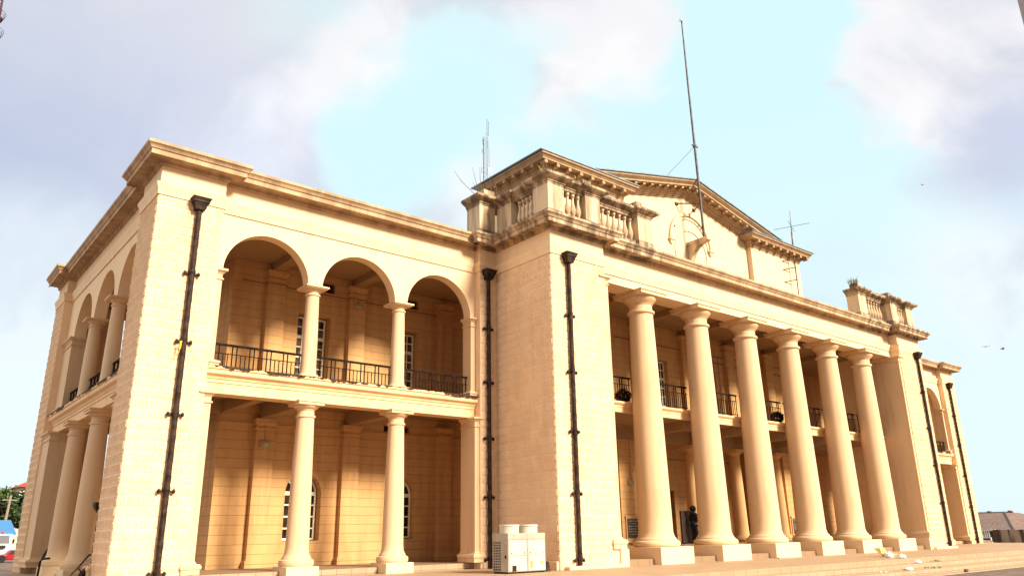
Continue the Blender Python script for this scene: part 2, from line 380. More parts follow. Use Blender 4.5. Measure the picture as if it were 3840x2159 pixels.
        quad((x0, yf, z0), (x0, yb, z0), (x0, yb, z1), (x0, yf, z1)); quad((x1, yf, z0), (x1, yb, z0), (x1, yb, z1), (x1, yf, z1))
        quad((x0, yf, z1), (x1, yf, z1), (x1, yb, z1), (x0, yb, z1))
        for xa, xb in zip(xs, xs[1:]):
            if not any(o[0] < (xa + xb) / 2 < o[1] and o[2] <= z0 + 1e-6 for o in ops): quad((xa, yf, z0), (xb, yf, z0), (xb, yb, z0), (xa, yb, z0))
        return s

ORG = {}
def empty(name, org, label, cat, group=None):
    o = bpy.data.objects.new(name, None); C.objects.link(o); o.location = Vector(org) * K; o.empty_display_size = 0.3
    ORG[o.name] = Vector(org); o['label'] = label; o['category'] = cat
    if group: o['group'] = group
    return o
def build(name, mb, mat, parent=None, org=None, label=None, cat=None, kind=None, group=None, fix=True, smooth=35, bevel=0.0):
    o0 = Vector(org) if org is not None else (ORG[parent.name] if parent else Vector((0, 0, 0)))
    me = bpy.data.meshes.new(name)
    me.from_pydata([tuple((Vector(v) - o0) * K) for v in mb.v], [], mb.f)
    bm = bmesh.new(); bm.from_mesh(me)
    bmesh.ops.remove_doubles(bm, verts=bm.verts, dist=1e-5)
    if fix: bmesh.ops.recalc_face_normals(bm, faces=bm.faces)
    bm.to_mesh(me); bm.free()
    if smooth:
        me.polygons.foreach_set('use_smooth', [True] * len(me.polygons)); me.set_sharp_from_angle(angle=R(smooth))
    me.materials.append(MATS[mat])
    o = bpy.data.objects.new(name, me); C.objects.link(o); ORG[o.name] = o0
    if parent: o.parent = parent; o.location = (o0 - ORG[parent.name]) * K
    else: o.location = o0 * K
    if bevel:
        bv = o.modifiers.new('bevel', 'BEVEL'); bv.width = bevel * K; bv.segments = 2; bv.limit_method = 'ANGLE'; bv.angle_limit = R(40)
    if label: o['label'] = label
    if cat: o['category'] = cat
    if kind: o['kind'] = kind
    if group: o['group'] = group
    return o
def dup(o, parent=None, org=None, root=True):
    c_ = o.copy(); C.objects.link(c_)
    ORG[c_.name] = Vector(org) if org is not None else ORG[o.name]
    if parent: c_.parent = parent
    if org is not None: c_.location = (Vector(org) - (ORG[parent.name] if parent else Vector((0, 0, 0)))) * K
    for ch in list(o.children):
        d_ = ch.copy(); C.objects.link(d_); d_.parent = c_; ORG[d_.name] = ORG[c_.name] + ORG[ch.name] - ORG[o.name]
        for g in list(ch.children):
            e_ = g.copy(); C.objects.link(e_); e_.parent = d_; ORG[e_.name] = ORG[d_.name]
    return c_
L = 45.2532; CX = L / 2
def mir(x, y, z): return (L - x, y, z)
def swp(x, y, z): return (y, x, z)

# ------------------------------------------------------------------ ground
g = MB(); g.add([(-500, -500, -.2), (700, -500, -.2), (700, 700, -.2), (-500, 700, -.2)], [(0, 1, 2, 3)])
build('ground', g, 'asphalt', kind='structure', smooth=0)
tm = MB(); tm.box(-.9, -6.55, -.19, 46.5, 13.2, .24)
build('terrace', tm, 'terrace_tile', kind='structure', smooth=0, bevel=.012)
sm = MB(); sm.box(-1.3, -6.98, -.19, 46.9, -6.551, .10); sm.box(-1.7, -7.42, -.19, 47.3, -6.981, -.04); sm.box(-2.0, -7.9, -.195, 47.6, -7.421, -.165)
sm.box(-1.3, -6.55, -.19, -.901, 13.2, .10); sm.box(-1.7, -6.98, -.19, -1.301, 13.2, -.04)
sm.box(46.501, -6.55, -.19, 46.9, 13.2, .10); sm.box(46.901, -6.98, -.19, 47.3, 13.2, -.04)
build('steps', sm, 'step_tile', kind='structure', smooth=0, bevel=.012)

# ------------------------------------------------------------------ the hall
hall = empty('town_hall', (CX, 3, .24), 'cream colonial town hall with giant portico columns, arcaded wings and pediment', 'building')
OUT = [(0, 12.8), (0, 11.2), (.25, 11.2), (.25, 1.58), (0, 1.58), (0, 0), (1.58, 0), (1.58, .25), (9.73, .25), (9.73, 0), (10.39, 0), (10.39, -2.646),
       (12.67, -2.646), (12.67, -2.25)]
OUT2 = OUT + [(L - x, y) for x, y in reversed(OUT)]
band = [(-.3, 9.17), (.035, 9.17), (.04, 9.19), (.045, 9.26), (.06, 9.33), (.09, 9.40), (.095, 9.465), (0, 9.48), (0, 9.93), (-.3, 9.93)]
corn = [(-.3, 9.931), (.0, 9.931), (.07, 9.965), (.07, 10.02), (.10, 10.05), (.34, 10.055), (.35, 10.02), (.375, 10.02), (.375, 10.14), (.405, 10.155), (.42, 10.19), (.455, 10.235), (.485, 10.255), (.485, 10.33), (-.3, 10.385)]
build('frieze', MB().sweep(OUT2, band), 'frieze_render', hall)
q1 = [(9.60, .25), (9.73, .25), (9.73, 0), (10.39, 0), (10.39, -2.646), (12.67, -2.646), (12.67, -2.25), (15.6, -2.25)]
q2 = [(L - x_, y_) for x_, y_ in reversed(q1)]
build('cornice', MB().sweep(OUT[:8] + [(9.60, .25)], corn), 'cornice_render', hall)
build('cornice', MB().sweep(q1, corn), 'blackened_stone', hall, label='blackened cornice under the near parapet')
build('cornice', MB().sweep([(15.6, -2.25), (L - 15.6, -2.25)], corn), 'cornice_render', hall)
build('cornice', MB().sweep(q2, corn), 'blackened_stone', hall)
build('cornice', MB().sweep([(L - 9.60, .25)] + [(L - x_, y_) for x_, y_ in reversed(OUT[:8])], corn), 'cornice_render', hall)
rf = MB(); rf.box(.4, .7, 10.0, L - .4, 12.6, 10.30); rf.box(10.8, -2.2, 10.0, L - 10.8, .69, 10.30)
build('roof', rf, 'flat_roof', hall, smooth=0)

STROKES = [(.10, .16, .17, .84), (.24, .16, .31, .62), (.31, .55, .42, .84), (.50, .16, .57, .84), (.57, .42, .66, .58), (.64, .18, .72, .45), (.78, .62, .92, .80), (.80, .20, .93, .36), (.78, .36, .84, .62)]
def relief(mb, p, d, n, ln, z0, z1, w=.40, h=.235, strokes=True):
    """courses of cast blocks standing 15 mm off the pier face: p corner, d along the wall, n outward"""
    def bar(s0, s1, q0, q1, t0, t1, ins):
        vs = []
        for tt, i_ in ((t0, 0), (t1, ins)):
            for s_, q_ in ((s0 + i_, q0 + i_), (s1 - i_, q0 + i_), (s1 - i_, q1 - i_), (s0 + i_, q1 - i_)):
                vs.append((p[0] + d[0] * s_ + n[0] * tt, p[1] + d[1] * s_ + n[1] * tt, q_))
        mb.add(vs, [(4, 5, 6, 7), (0, 1, 5, 4), (1, 2, 6, 5), (2, 3, 7, 6), (3, 0, 4, 7)])
    rows = int(round((z1 - z0) / h)); h = (z1 - z0) / rows
    for i in range(rows):
        q0 = z0 + i * h; off = w * .5 if i % 2 else 0; s_ = -off
        while s_ < ln - .02:
            a_, b_ = max(s_, 0), min(s_ + w, ln)
            if b_ - a_ > .05:
                t_ = random.uniform(.009, .015); bar(a_ + .005, b_ - .005, q0 + .008, q0 + h - .008, 0, t_, .007)
                if strokes:
                    for u0, v0, u1, v1 in STROKES:
                        x0_, x1_ = s_ + u0 * w, s_ + u1 * w
                        if x0_ > a_ + .01 and x1_ < b_ - .01:
                            e = random.uniform(-.004, .004); bar(x0_ + e, x1_ + e, q0 + v0 * h + e, q0 + v1 * h, t_, t_ + random.uniform(.011, .018), .007)
            s_ += w
def pier(bx, faces, tf=None):
    mb = MB(tf)
    for q in bx: mb.box(*q)
    for f in faces: relief(mb, *f)
    return build('block_pier', mb, 'moulded_block', hall, smooth=0, fix=False)
Z0, Z1 = .24, 9.168
fr, lf = ((1, 0), (0, -1)), ((0, 1), (-1, 0))
rt = ((0, 1), (1, 0))
wing_pier = [((0, 0), *fr, 1.58, Z0, Z1), ((0, 0), *lf, 1.58, Z0, Z1)]
mid_pier = [((10.39, -2.646), *fr, 2.28, Z0, Z1), ((10.39, -2.646), *lf, 2.64, Z0, Z1), ((9.73, 0), *fr, .655, Z0, Z1)]
pier([(0, 0, .0, 1.58, 1.58, 9.169)], wing_pier); pier([(0, 11.2, .0, 1.58, 12.8, 9.169)], [((0, 11.2), *lf, 1.6, Z0, Z1)])
pier([(10.39, -2.646, .0, 12.67, .6, 9.169), (9.73, 0, .0, 10.388, .6, 9.169)], mid_pier)
pier([(0, 0, .0, 1.58, 1.58, 9.169)], [((0, 0), *fr, 1.58, Z0, Z1)], mir)
pier([(10.39, -2.646, .0, 12.67, .6, 9.169), (9.73, 0, .0, 10.388, .6, 9.169)], [((10.39, -2.646), *fr, 2.28, Z0, Z1), ((9.73, 0), *fr, .655, Z0, Z1)], mir)
for tf in (None, mir):
    mb = MB(tf); mb.box(10.52, -2.86, .235, 12.72, -2.647, .33); mb.box(10.30, -2.60, .235, 10.389, -.2, .46); mb.box(9.80, -.07, .235, 10.30, -.001, .46)
    build('base_course', mb, 'plinth_render', hall, smooth=0, bevel=.02)

# floors, galleries, ceilings
fl = MB(); fl.box(.3, .32, .2, 12.66, 3.2, .405); fl.box(.3, 3.2, .2, 3.1, 12.5, .405); fl.box(L - 12.66, .32, .2, L - .3, 3.2, .405)
fl.box(12.661, -2.46, .2, L - 12.661, -1.45, .405); fl.box(12.661, -1.449, .2, L - 12.661, 3.2, .715)
build('gallery_floor', fl, 'floor_tile', hall, smooth=0, bevel=.01)
sl = MB(); sl.box(.5, .60, 4.84, 16.74, 3.2, 5.12); sl.box(.5, 3.2, 4.84, 3.1, 12.6, 5.12); sl.box(L - 16.74, .60, 4.84, L - .5, 3.2, 5.12)
sl.box(12.66, -1.25, 4.90, L - 12.66, 3.2, 5.20)
for x in (4.30, 7.02): sl.box(x - .17, .60, 4.42, x + .17, 3.1, 4.85); sl.box(L - x - .17, .6, 4.42, L - x + .17, 3.1, 4.85)
sl.box(3.0, .7, 4.5, 3.25, 3.1, 4.85); sl.box(.6, 2.95, 4.5, 3.05, 3.2, 4.85)
sl.box(16.75, .98, 4.42, L - 16.75, 1.42, 4.91)
for k in range(4): x = CX + (k - 1.5) * 3; sl.box(x - .17, -1.2, 4.60, x + .17, .98, 4.91)
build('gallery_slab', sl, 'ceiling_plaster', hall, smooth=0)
ce = MB(); ce.box(.4, .6, 9.10, L - .4, 3.3, 9.30); ce.box(.4, 3.3, 9.10, 3.1, 12.5, 9.30); ce.box(12.4, -1.55, 9.12, L - 12.4, .6, 9.30)
for x in (4.30, 7.02): ce.box(x - .16, .60, 8.88, x + .16, 3.1, 9.11)
for k in range(4): x = CX + (k - 1.5) * 3; ce.box(x - .17, -1.55, 8.90, x + .17, 1.05, 9.13)
for k in (-2.5, 2.5): x = CX + k * 3; ce.box(x - .17, -1.55, 8.90, x + .17, 3.0, 9.13)
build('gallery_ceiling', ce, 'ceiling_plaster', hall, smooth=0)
ar = MB(); ar.box(12.66, -2.25, 8.89, L - 12.66, -1.5, 9.169)
build('architrave', ar, 'cream_render', hall, smooth=0, bevel=.01)

# inner walls
def window_at(x0, x1, z0, z1, arched, y, cols, rows, parent=hall, transom=None, mat='dark_glass', door=False):
    """a framed window set back in its opening; frame carries glazing bars, panes are one child"""
    f = MB(); t_ = .055; d = .07
    zs = z1 - (x1 - x0) / 2 if arched else z1
    for xa, xb in ((x0, x0 + t_), (x1 - t_, x1)): f.box(xa, y, z0, xb, y + d, zs)
    f.box(x0, y + .001, z0, x1, y + d, z0 + t_); f.box(x0, y + .001, zs - t_, x1, y + d - .001, zs + (t_ if arched else 0))
    w = (x1 - x0)
    for i in range(1, cols):
        x = x0 + w * i / cols; th = .035 if i * 2 == cols else .018; f.box(x - th, y + .005, z0, x + th, y + d - .005, zs)
    for j in range(1, rows):
        z = z0 + (zs - z0) * j / rows; th = .05 if transom and j == transom else .02; f.box(x0, y + .008, z - th, x1, y + d - .008, z + th)
    if arched:
        r = w / 2; cx = (x0 + x1) / 2
        for i in range(16):
            a0, a1 = math.pi * i / 16, math.pi * (i + 1) / 16
            f.poly([(cx + math.cos(a) * q, y, zs + math.sin(a) * q) for a, q in ((a0, r), (a1, r), (a1, r - t_), (a0, r - t_))], (0, d, 0))
        for a in (math.pi / 4, math.pi / 2, math.pi * 3 / 4):
            dx, dz = math.cos(a), math.sin(a); nx, nz = -dz * .022, dx * .022
            f.poly([(cx + nx, y + .01, zs + nz), (cx + dx * r + nx, y + .01, zs + dz * r + nz), (cx + dx * r - nx, y + .01, zs + dz * r - nz), (cx - nx, y + .01, zs - nz)], (0, d - .02, 0))
    fo = build('window', f, 'window_paint', parent, smooth=0)
    p = MB(); p.box(x0 + .01, y + .03, z0 + .01, x1 - .01, y + .045, zs)
    if arched:
        n = 18; r = w / 2 - .01; cx = (x0 + x1) / 2
        p.poly([(cx + r * math.cos(math.pi * i / n), y + .03, zs + r * math.sin(math.pi * i / n)) for i in range(n + 1)], (0, .015, 0))
    build('pane', p, mat, fo, smooth=0)
    return fo
WY = 3.15
up = [(5.12, 6.20, 5.14, 7.76, False), (8.40, 9.48, 5.14, 7.76, False)]
lo = [(5.10, 6.22, 1.08, 2.96, True), (8.38, 9.50, 1.08, 2.96, True)]
vents_u = [(5.35, 6.30, 8.56, 8.88, False), (8.55, 9.45, 8.56, 8.88, False)]; vents_l = [(8.25, 9.2, 4.28, 4.54, False)]
w1 = MB(); w1.wall(3.05, 16.8, 5.1, 8.3, WY, WY + .35, up); w1.wall(3.05, 16.8, 8.3, 9.2, WY, WY + .35, vents_u)
w1.wall(3.05, 28.6, .3, 3.9, WY, WY + .35, lo + [(21.1, 22.38, .72, 2.80, False), (23.6, 24.9, .72, 2.95, True)]); w1.wall(3.05, 28.6, 3.9, 5.05, WY, WY + .35, vents_l)
w1.box(3.05, WY + .35, .3, 3.4, 12.4, 9.2)
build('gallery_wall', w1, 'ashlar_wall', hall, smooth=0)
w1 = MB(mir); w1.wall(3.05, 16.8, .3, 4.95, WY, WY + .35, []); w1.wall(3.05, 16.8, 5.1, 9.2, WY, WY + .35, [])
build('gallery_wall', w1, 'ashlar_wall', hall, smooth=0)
w2 = MB(); w2.wall(16.75, L - 16.75, 5.18, 9.2, 1.12, 1.45, [(19.18, 20.08, 5.2, 7.75, False), (22.03, 23.23, 5.2, 8.05, True), (25.18, 26.08, 5.2, 7.75, False)])
w2.box(16.75, 1.45, 5.18, 17.1, 3.15, 9.2); w2.box(L - 17.1, 1.45, 5.18, L - 16.75, 3.15, 9.2)
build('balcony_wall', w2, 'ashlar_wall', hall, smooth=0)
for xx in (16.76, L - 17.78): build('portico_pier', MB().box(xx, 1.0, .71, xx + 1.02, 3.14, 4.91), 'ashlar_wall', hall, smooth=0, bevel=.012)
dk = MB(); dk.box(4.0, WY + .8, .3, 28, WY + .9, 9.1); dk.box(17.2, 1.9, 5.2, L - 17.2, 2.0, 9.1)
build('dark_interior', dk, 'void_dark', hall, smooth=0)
for a in up: window_at(a[0] + .04, a[1] - .04, a[2] + .35, a[3] - .04, False, WY + .27, 4, 7, transom=5, mat='curtain_glass')
for a in lo: window_at(a[0] + .03, a[1] - .03, a[2] + .02, a[3] - .03, True, WY + .27, 4, 4)
for x in (19.18, 25.18): window_at(x + .02, x + .88, 5.22, 7.73, False, 1.3, 4, 7, transom=5)
for a in vents_u + vents_l:
    f = MB(); f.box(a[0], WY + .12, a[2], a[1], WY + .17, a[2] + .03); f.box(a[0], WY + .12, a[3] - .03, a[1], WY + .17, a[3])
    for i in range(1, 6): z = a[2] + (a[3] - a[2]) * i / 6; f.box(a[0], WY + .12, z - .008, a[1], WY + .16, z + .008)
    build('vent', f, 'dark_wood', hall, smooth=0)
for x0, x1, z1, arch, yy in ((21.12, 22.36, 2.78, False, WY + .15), (22.05, 23.21, 8.03, True, 1.32), (23.62, 24.88, 2.93, True, WY + .2)):
    d = MB(); zs = z1 - (x1 - x0) / 2 if arch else z1; zb = .72 if z1 < 4 else 5.21
    d.box(x0, yy, zb, (x0 + x1) / 2 - .01, yy + .06, zs); d.box((x0 + x1) / 2 + .01, yy, zb, x1, yy + .06, zs)
    for k in range(2):
        for j in range(3):
            xa = x0 + .1 + k * (x1 - x0) / 2; za = zb + .12 + j * (zs - zb) / 3; d.box(xa, yy - .02, za, xa + (x1 - x0) / 2 - .2, yy, za + (zs - zb) / 3 - .16)
    if arch:
        n = 16; r = (x1 - x0) / 2; cx = (x0 + x1) / 2
        d.poly([(cx + r * math.cos(math.pi * i / n), yy + .01, zs + r * math.sin(math.pi * i / n)) for i in range(n + 1)], (0, .05, 0))
    do = build('door', d, 'dark_wood', hall, smooth=0)
    build('handle', MB().lathe((x0 + x1) / 2 + .07, yy - .03, [(.02, zb + 1.0), (.02, zb + 1.15)], 8), 'rail_iron', do)
# pilasters on the inner walls
def pilaster(x, w, y, z0, z1, d=.19, tf=None):
    mb = MB(tf); mb.box(x - w / 2, y - d, z0, x + w / 2, y + .02, z1)
    mb.box(x - w / 2 - .05, y - d - .05, z0, x + w / 2 + .05, y + .02, z0 + .2)
    mb.box(x - w / 2 - .04, y - d - .04, z1 - .30, x + w / 2 + .04, y + .02, z1 - .25)
    mb.frustum((x - w / 2, y - d, x + w / 2, y + .02), z1 - .2, (x - w / 2 - .05, y - d - .05, x + w / 2 + .05, y + .02), z1 - .08)
    mb.box(x - w / 2 - .06, y - d - .06, z1 - .08, x + w / 2 + .06, y + .02, z1)
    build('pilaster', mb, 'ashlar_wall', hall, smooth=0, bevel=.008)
for x in (4.32, 7.04): pilaster(x, .55, WY, .40, 4.42); pilaster(x, .55, WY, 5.1, 8.88)
pilaster(10.5, .5, WY, .40, 4.6); pilaster(10.5, .5, WY, 5.1, 8.9)
for k in range(4): x = CX + (k - 1.5) * 3; pilaster(x, .55, 1.12, 5.19, 8.90, .2)
sc = MB()
for z in (4.28, 4.33): sc.box(3.05, WY - .03, z - .012, 16.7, WY + .01, z + .012); sc.box(3.02, WY, z - .012, 3.06, 12, z + .012)
build('string_course', sc, 'pier_render', hall, smooth=0)
for pts_, r_ in (([(3.3, WY - .03, 8.47), (4.02, WY - .03, 8.47), (4.02, WY - .21, 8.47), (4.62, WY - .21, 8.47), (4.62, WY - .03, 8.47), (6.74, WY - .03, 8.47), (6.74, WY - .21, 8.47), (7.34, WY - .21, 8.47), (7.34, WY - .03, 8.47), (10.2, WY - .03, 8.47)], .012),
                 ([(17.0, 1.09, 8.32), (23.8, 1.09, 8.32)], .016), ([(22.0, 1.09, 8.05), (28.4, 1.09, 8.05)], .018), ([(23.45, 1.08, 8.30), (23.45, 1.08, 6.0)], .012), ([(23.8, 1.08, 8.36), (28.4, 1.08, 8.40)], .014), ([(22.0, WY - .03, 4.1), (28.0, WY - .03, 4.1)], .012)):
    build('conduit', MB().tube(pts_, r_, 6), 'conduit_paint', hall)
def lamp(x, y, z, up_):
    b_ = MB(); b_.lathe(0, 0, [(.05, -.02), (.17, 0), (.19, .03), (.17, .06)], 16)
    q = MB()
    q.add([(x + v[0] * .9, y - v[2], z + v[1] * .6) for v in b_.v], b_.f)
    q.tube([(x, y - .01, z + .1), (x, y - .01, z + up_)], .012, 6)
    o = build('wall_lamp', q, 'lamp_body', hall)
    g_ = MB().lathe(0, 0, [(.02, .11), (.09, .10), (.13, .06)], 16); gg = MB(); gg.add([(x + v[0] * .9, y - v[2], z + v[1] * .6) for v in g_.v], g_.f)
    build('lamp_glass', gg, 'lamp_glass', o)
lamp(4.30, WY - .20, 3.70, .55); lamp(7.06, WY - .20, 8.22, .26); lamp(17.33, .99, 2.89, 1.7)
for sgn in (0, 1):
    x = 16.92 if not sgn else L - 17.70
    f = MB(); f.box(x - .02, .93, 1.66, x + .80, 1.0, 1.72); f.box(x, .95, .94, x + .78, 1.0, 1.66); f.box(x - .02, .93, .80, x + .80, 1.0, .94)
    po = build('plaque', f, 'pier_render', hall, smooth=0)
    build('slate', MB().box(x + .05, .935, .97, x + .73, .95, 1.62), 'plaque_slate', po, smooth=0)
    for r_, (a0, a1) in enumerate(((.14, .62), (.28, .48), (.08, .66), (.10, .70), (.12, .64), (.2, .58))):
        t_ = MB(); xx = a0
        while xx < a1: w_ = random.uniform(.03, .07); t_.box(x + xx, .931, 1.53 - r_ * .09, x + min(xx + w_, a1), .9355, 1.555 - r_ * .09); xx += w_ + .015
        build('inscription', t_, 'plaque_letter', po, smooth=0)

# ------------------------------------------------------------------ arcaded wing bays
def capitalized(tf, x0, x1, y0, y1, z0, z1, base, mat='column_render'):
    mb = MB(tf); mb.box(x0, y0, z0, x1, y1, z1)
    path_top = [(x0 - .001, y1), (x0 - .001, y0), (x1 + .001, y0), (x1 + .001, y1)]
    mb.sweep(path_top, [(-.05, z1 - .14), (.0, z1 - .14), (.07, z1 - .06), (.10, z1 - .055), (.10, z1 - .001), (-.05, z1 - .001)])
    mb.sweep(path_top, [(-.05, z1 - .28), (.03, z1 - .28), (.03, z1 - .24), (-.05, z1 - .24)])
    if base: mb.sweep(path_top, [(-.05, z0), (.10, z0), (.10, z0 + base * .4), (.12, z0 + base * .45), (.13, z0 + base * .65), (.10, z0 + base * .85), (.04, z0 + base * .88), (.0, z0 + base * 1.15), (-.05, z0 + base * 1.15)])
    return build('anta', mb, mat, hall, smooth=30)
def rail_run(tf, s0, s1, y, zt, zm, zb, zf, step=.11, phase=0):
    mb = MB(tf); mb.box(s0, y - .024, zt - .035, s1, y + .024, zt + .02); mb.box(s0, y - .012, zm - .01, s1, y + .012, zm + .01)
    if zb > zf + .02: mb.box(s0, y - .012, zb - .01, s1, y + .012, zb + .01)
    n = int((s1 - s0) / step); k = phase
    for i in range(n + 1):
        x = s0 + (s1 - s0) * (i + .5) / (n + 1); tall = (k % 4) in (0, 1); k += 1
        h = .0125 if tall else .0095; mb.box(x - h, y - h, zf if tall else max(zf, zb), x + h, y + h, zt - .02 if tall else zm)
    return build('balcony_railing', mb, 'rail_iron', hall, smooth=0)
SIDE = {}
def bay(tf, cols, r, s0, s1, key):
    ctr = [cols[0] - (cols[1] - cols[0]) / 2, (cols[0] + cols[1]) / 2, cols[1] + (cols[1] - cols[0]) / 2]
    wl = MB(tf); wl.wall(s0 - .05, s1 + .05, 7.66, 9.169, .25, .60, [(c_ - r, c_ + r, 7.66, 7.66 + r, True) for c_ in ctr], n=28)
    build('arcade_wall', wl, 'cream_render', hall, smooth=30)
    a0, a1 = ctr[0] - r, ctr[2] + r
    capitalized(tf, s0 - .02, a0, .22, .64, 5.17, 7.66, .16); capitalized(tf, a1, s1 + .02, .22, .64, 5.17, 7.66, .16)
    capitalized(tf, s0 - .02, a0 - .02, .04, .75, .42, 4.53, .26); capitalized(tf, a1 + .02, s1 + .02, .04, .75, .42, 4.53, .26)
    # slab front with mouldings
    sb = MB(tf); sb.sweep([(s0 - .02, .25), (s1 + .02, .25)] if tf is not swp else [(s0 - .02, .25), (s1 + .02, .25)],
        [(-.5, 4.535), (0, 4.535), (0, 4.78), (.025, 4.79), (.025, 4.86), (.05, 4.88), (.07, 4.93), (.15, 4.98), (.16, 5.0), (.16, 5.09), (.19, 5.10), (.20, 5.165), (-.5, 5.19)])
    lg_ = build('balcony_ledge', sb, 'ledge_render', hall, smooth=0)
    ms = MB(tf); rq = random.Random(5); n_ = int((s1 - s0) / .035); zz_ = 5.14
    tops = []
    for i in range(n_ + 1):
        zz_ += rq.uniform(-.03, .03) - (zz_ - 5.125) * .12; zz_ = min(5.165, max(5.085, zz_)); tops.append(zz_)
    for i in range(n_): xa, xb = s0 + i * (s1 - s0) / n_, s0 + (i + 1) * (s1 - s0) / n_; ms.add([(xa, .0465, tops[i]), (xb, .0465, tops[i + 1]), (xb, .0465, 5.172), (xa, .0465, 5.172), (xa, .30, 5.192), (xb, .30, 5.192)], [(0, 1, 2, 3), (3, 2, 5, 4)])
    build('moss', ms, 'moss_black', lg_, fix=False, smooth=0)
    st = MB(tf); st.box(s0, .318, .236, s1, .33, .40)
    for k, x in enumerate(cols):
        y = .38
        # upper colonnette
        o3 = tf(x, y, 5.17) if tf else (x, y, 5.17)
        if 'u' not in SIDE:
            sh = MB().lathe(x, y, [(.23, 5.26), (.215, 5.34), (.208, 5.5), (.20, 6.2), (.172, 7.42), (.20, 7.43), (.205, 7.45), (.20, 7.47), (.172, 7.48), (.172, 7.53)], 32)
            co = build('arcade_column', sh, 'column_render', hall, org=o3)
            build('capital', MB().lathe(x, y, [(.175, 7.53), (.20, 7.545), (.21, 7.56), (.25, 7.60), (.26, 7.61)], 32).box(x - .30, y - .30, 7.605, x + .30, y + .30, 7.63).box(x - .33, y - .33, 7.629, x + .33, y + .33, 7.675), 'column_render', co, org=o3)
            build('base', MB().box(x - .28, y - .28, 5.165, x + .28, y + .28, 5.20).lathe(x, y, [(.27, 5.2), (.28, 5.22), (.27, 5.25), (.24, 5.265)], 32), 'column_render', co, org=o3)
            SIDE['u'] = co
        else: dup(SIDE['u'], hall, o3)
        o4 = tf(x, y - .05, .22) if tf else (x, y - .05, .22)
        if 'l' not in SIDE:
            yy = y - .05
            sh = MB().lathe(x, yy, [(.33, .74), (.30, .80), (.285, .95), (.28, 1.4), (.268, 2.2), (.222, 4.12), (.25, 4.13), (.255, 4.155), (.25, 4.18), (.218, 4.19), (.215, 4.30), (.235, 4.31), (.235, 4.33)], 36)
            co = build('arcade_column', sh, 'column_render', hall, org=o4)
            build('capital', MB().lathe(x, yy, [(.23, 4.33), (.30, 4.37), (.325, 4.41), (.32, 4.435)], 36).box(x - .35, yy - .35, 4.43, x + .35, yy + .35, 4.505).box(x - .37, yy - .37, 4.504, x + .37, yy + .37, 4.536), 'column_render', co, org=o4)
            build('base', MB().lathe(x, yy, [(.40, .50), (.425, .54), (.43, .59), (.415, .65), (.36, .67), (.355, .70), (.33, .74)], 36), 'column_render', co, org=o4)
            build('plinth', MB().box(x - .42, yy - .42, .2, x + .42, yy + .42, .50), 'plinth_render', co, org=o4, smooth=0, bevel=.012)
            SIDE['l'] = co
        else: dup(SIDE['l'], hall, o4)
    ed = [a0] + [v for x in cols for v in (x - .18, x + .18)] + [a1]
    for i in range(0, len(ed), 2): rail_run(tf, ed[i], ed[i + 1], .42, 5.79, 5.56, 5.19, 5.17, .113)
    build('floor_riser', st, 'step_tile', hall, smooth=0)
bay(None, (4.30, 7.02), 1.16, 1.58, 9.73, 'f')
bay(swp, (4.50, 7.35), 1.20, 1.58, 11.2, 's')
bay(mir, (4.30, 7.02), 1.16, 1.58, 9.73, 'r')

# ------------------------------------------------------------------ portico
x = CX - 7.5; y = -1.92; o3 = (x, y, .24)
def ent(z):   # entasis
    q = (z - 1.15) / 7.0; return .535 - .135 * q ** 1.25
sh = MB().lathe(x, y, [(.63, .955), (.60, .985), (.565, 1.04), (.545, 1.12)] + [(ent(1.15 + i * .5), 1.15 + i * .5) for i in range(15)] + [(.44, 8.17), (.46, 8.19), (.465, 8.22), (.46, 8.25), (.435, 8.27), (.39, 8.28), (.385, 8.47), (.41, 8.48), (.42, 8.50)], 56)
big = build('portico_column', sh, 'column_render', hall, org=o3)
build('capital', MB().lathe(x, y, [(.40, 8.50), (.43, 8.53), (.50, 8.59), (.55, 8.65), (.565, 8.70), (.555, 8.745)], 56).box(x - .635, y - .635, 8.74, x + .635, y + .635, 8.85).box(x - .665, y - .665, 8.849, x + .665, y + .665, 8.892), 'column_render', big, org=o3)
build('base', MB().lathe(x, y, [(.66, .727), (.70, .74), (.73, .78), (.735, .82), (.72, .87), (.69, .90), (.64, .915), (.635, .955)], 56), 'column_render', big, org=o3)
build('plinth', MB().box(x - .77, -2.74, .2, x + .77, -1.2, .727), 'plinth_render', big, org=o3, smooth=0, bevel=.012)
for k in range(1, 6): dup(big, hall, (x + 3 * k, y, .24))
x = CX - 4.5; y = 1.2; o3 = (x, y, .715)
inn = build('inner_column', MB().lathe(x, y, [(.33, .93), (.29, 1.0), (.28, 1.4), (.215, 4.0), (.24, 4.01), (.245, 4.03), (.24, 4.05), (.21, 4.06), (.21, 4.18)], 32), 'pier_render', hall, org=o3)
build('capital', MB().lathe(x, y, [(.22, 4.18), (.29, 4.24), (.31, 4.28), (.30, 4.31)], 32).box(x - .36, y - .36, 4.30, x + .36, y + .36, 4.42), 'pier_render', inn, org=o3)
build('base', MB().box(x - .40, y - .40, .71, x + .40, y + .40, .77).lathe(x, y, [(.38, .77), (.40, .81), (.38, .88), (.33, .93)], 32), 'pier_render', inn, org=o3)
for k in range(1, 4): dup(inn, hall, (x + 3 * k, y, .715))
bl = MB(); bl.sweep([(12.66, -1.25), (L - 12.66, -1.25)], [(-.5, 4.905), (.12, 4.905), (.12, 5.06), (.14, 5.07), (.14, 5.12), (.17, 5.14), (.21, 5.18), (.22, 5.19), (.22, 5.245), (-.5, 5.26)])
build('balcony_ledge', bl, 'ledge_render', hall, smooth=0)
ed = [12.67] + [v for k in range(6) for v in (CX + (k - 2.5) * 3 - .1, CX + (k - 2.5) * 3 + .1)] + [L - 12.67]
for i in range(0, len(ed), 2): rail_run(None, ed[i], ed[i + 1], -1.32, 6.08, 5.85, 5.34, 5.25, .115, i)
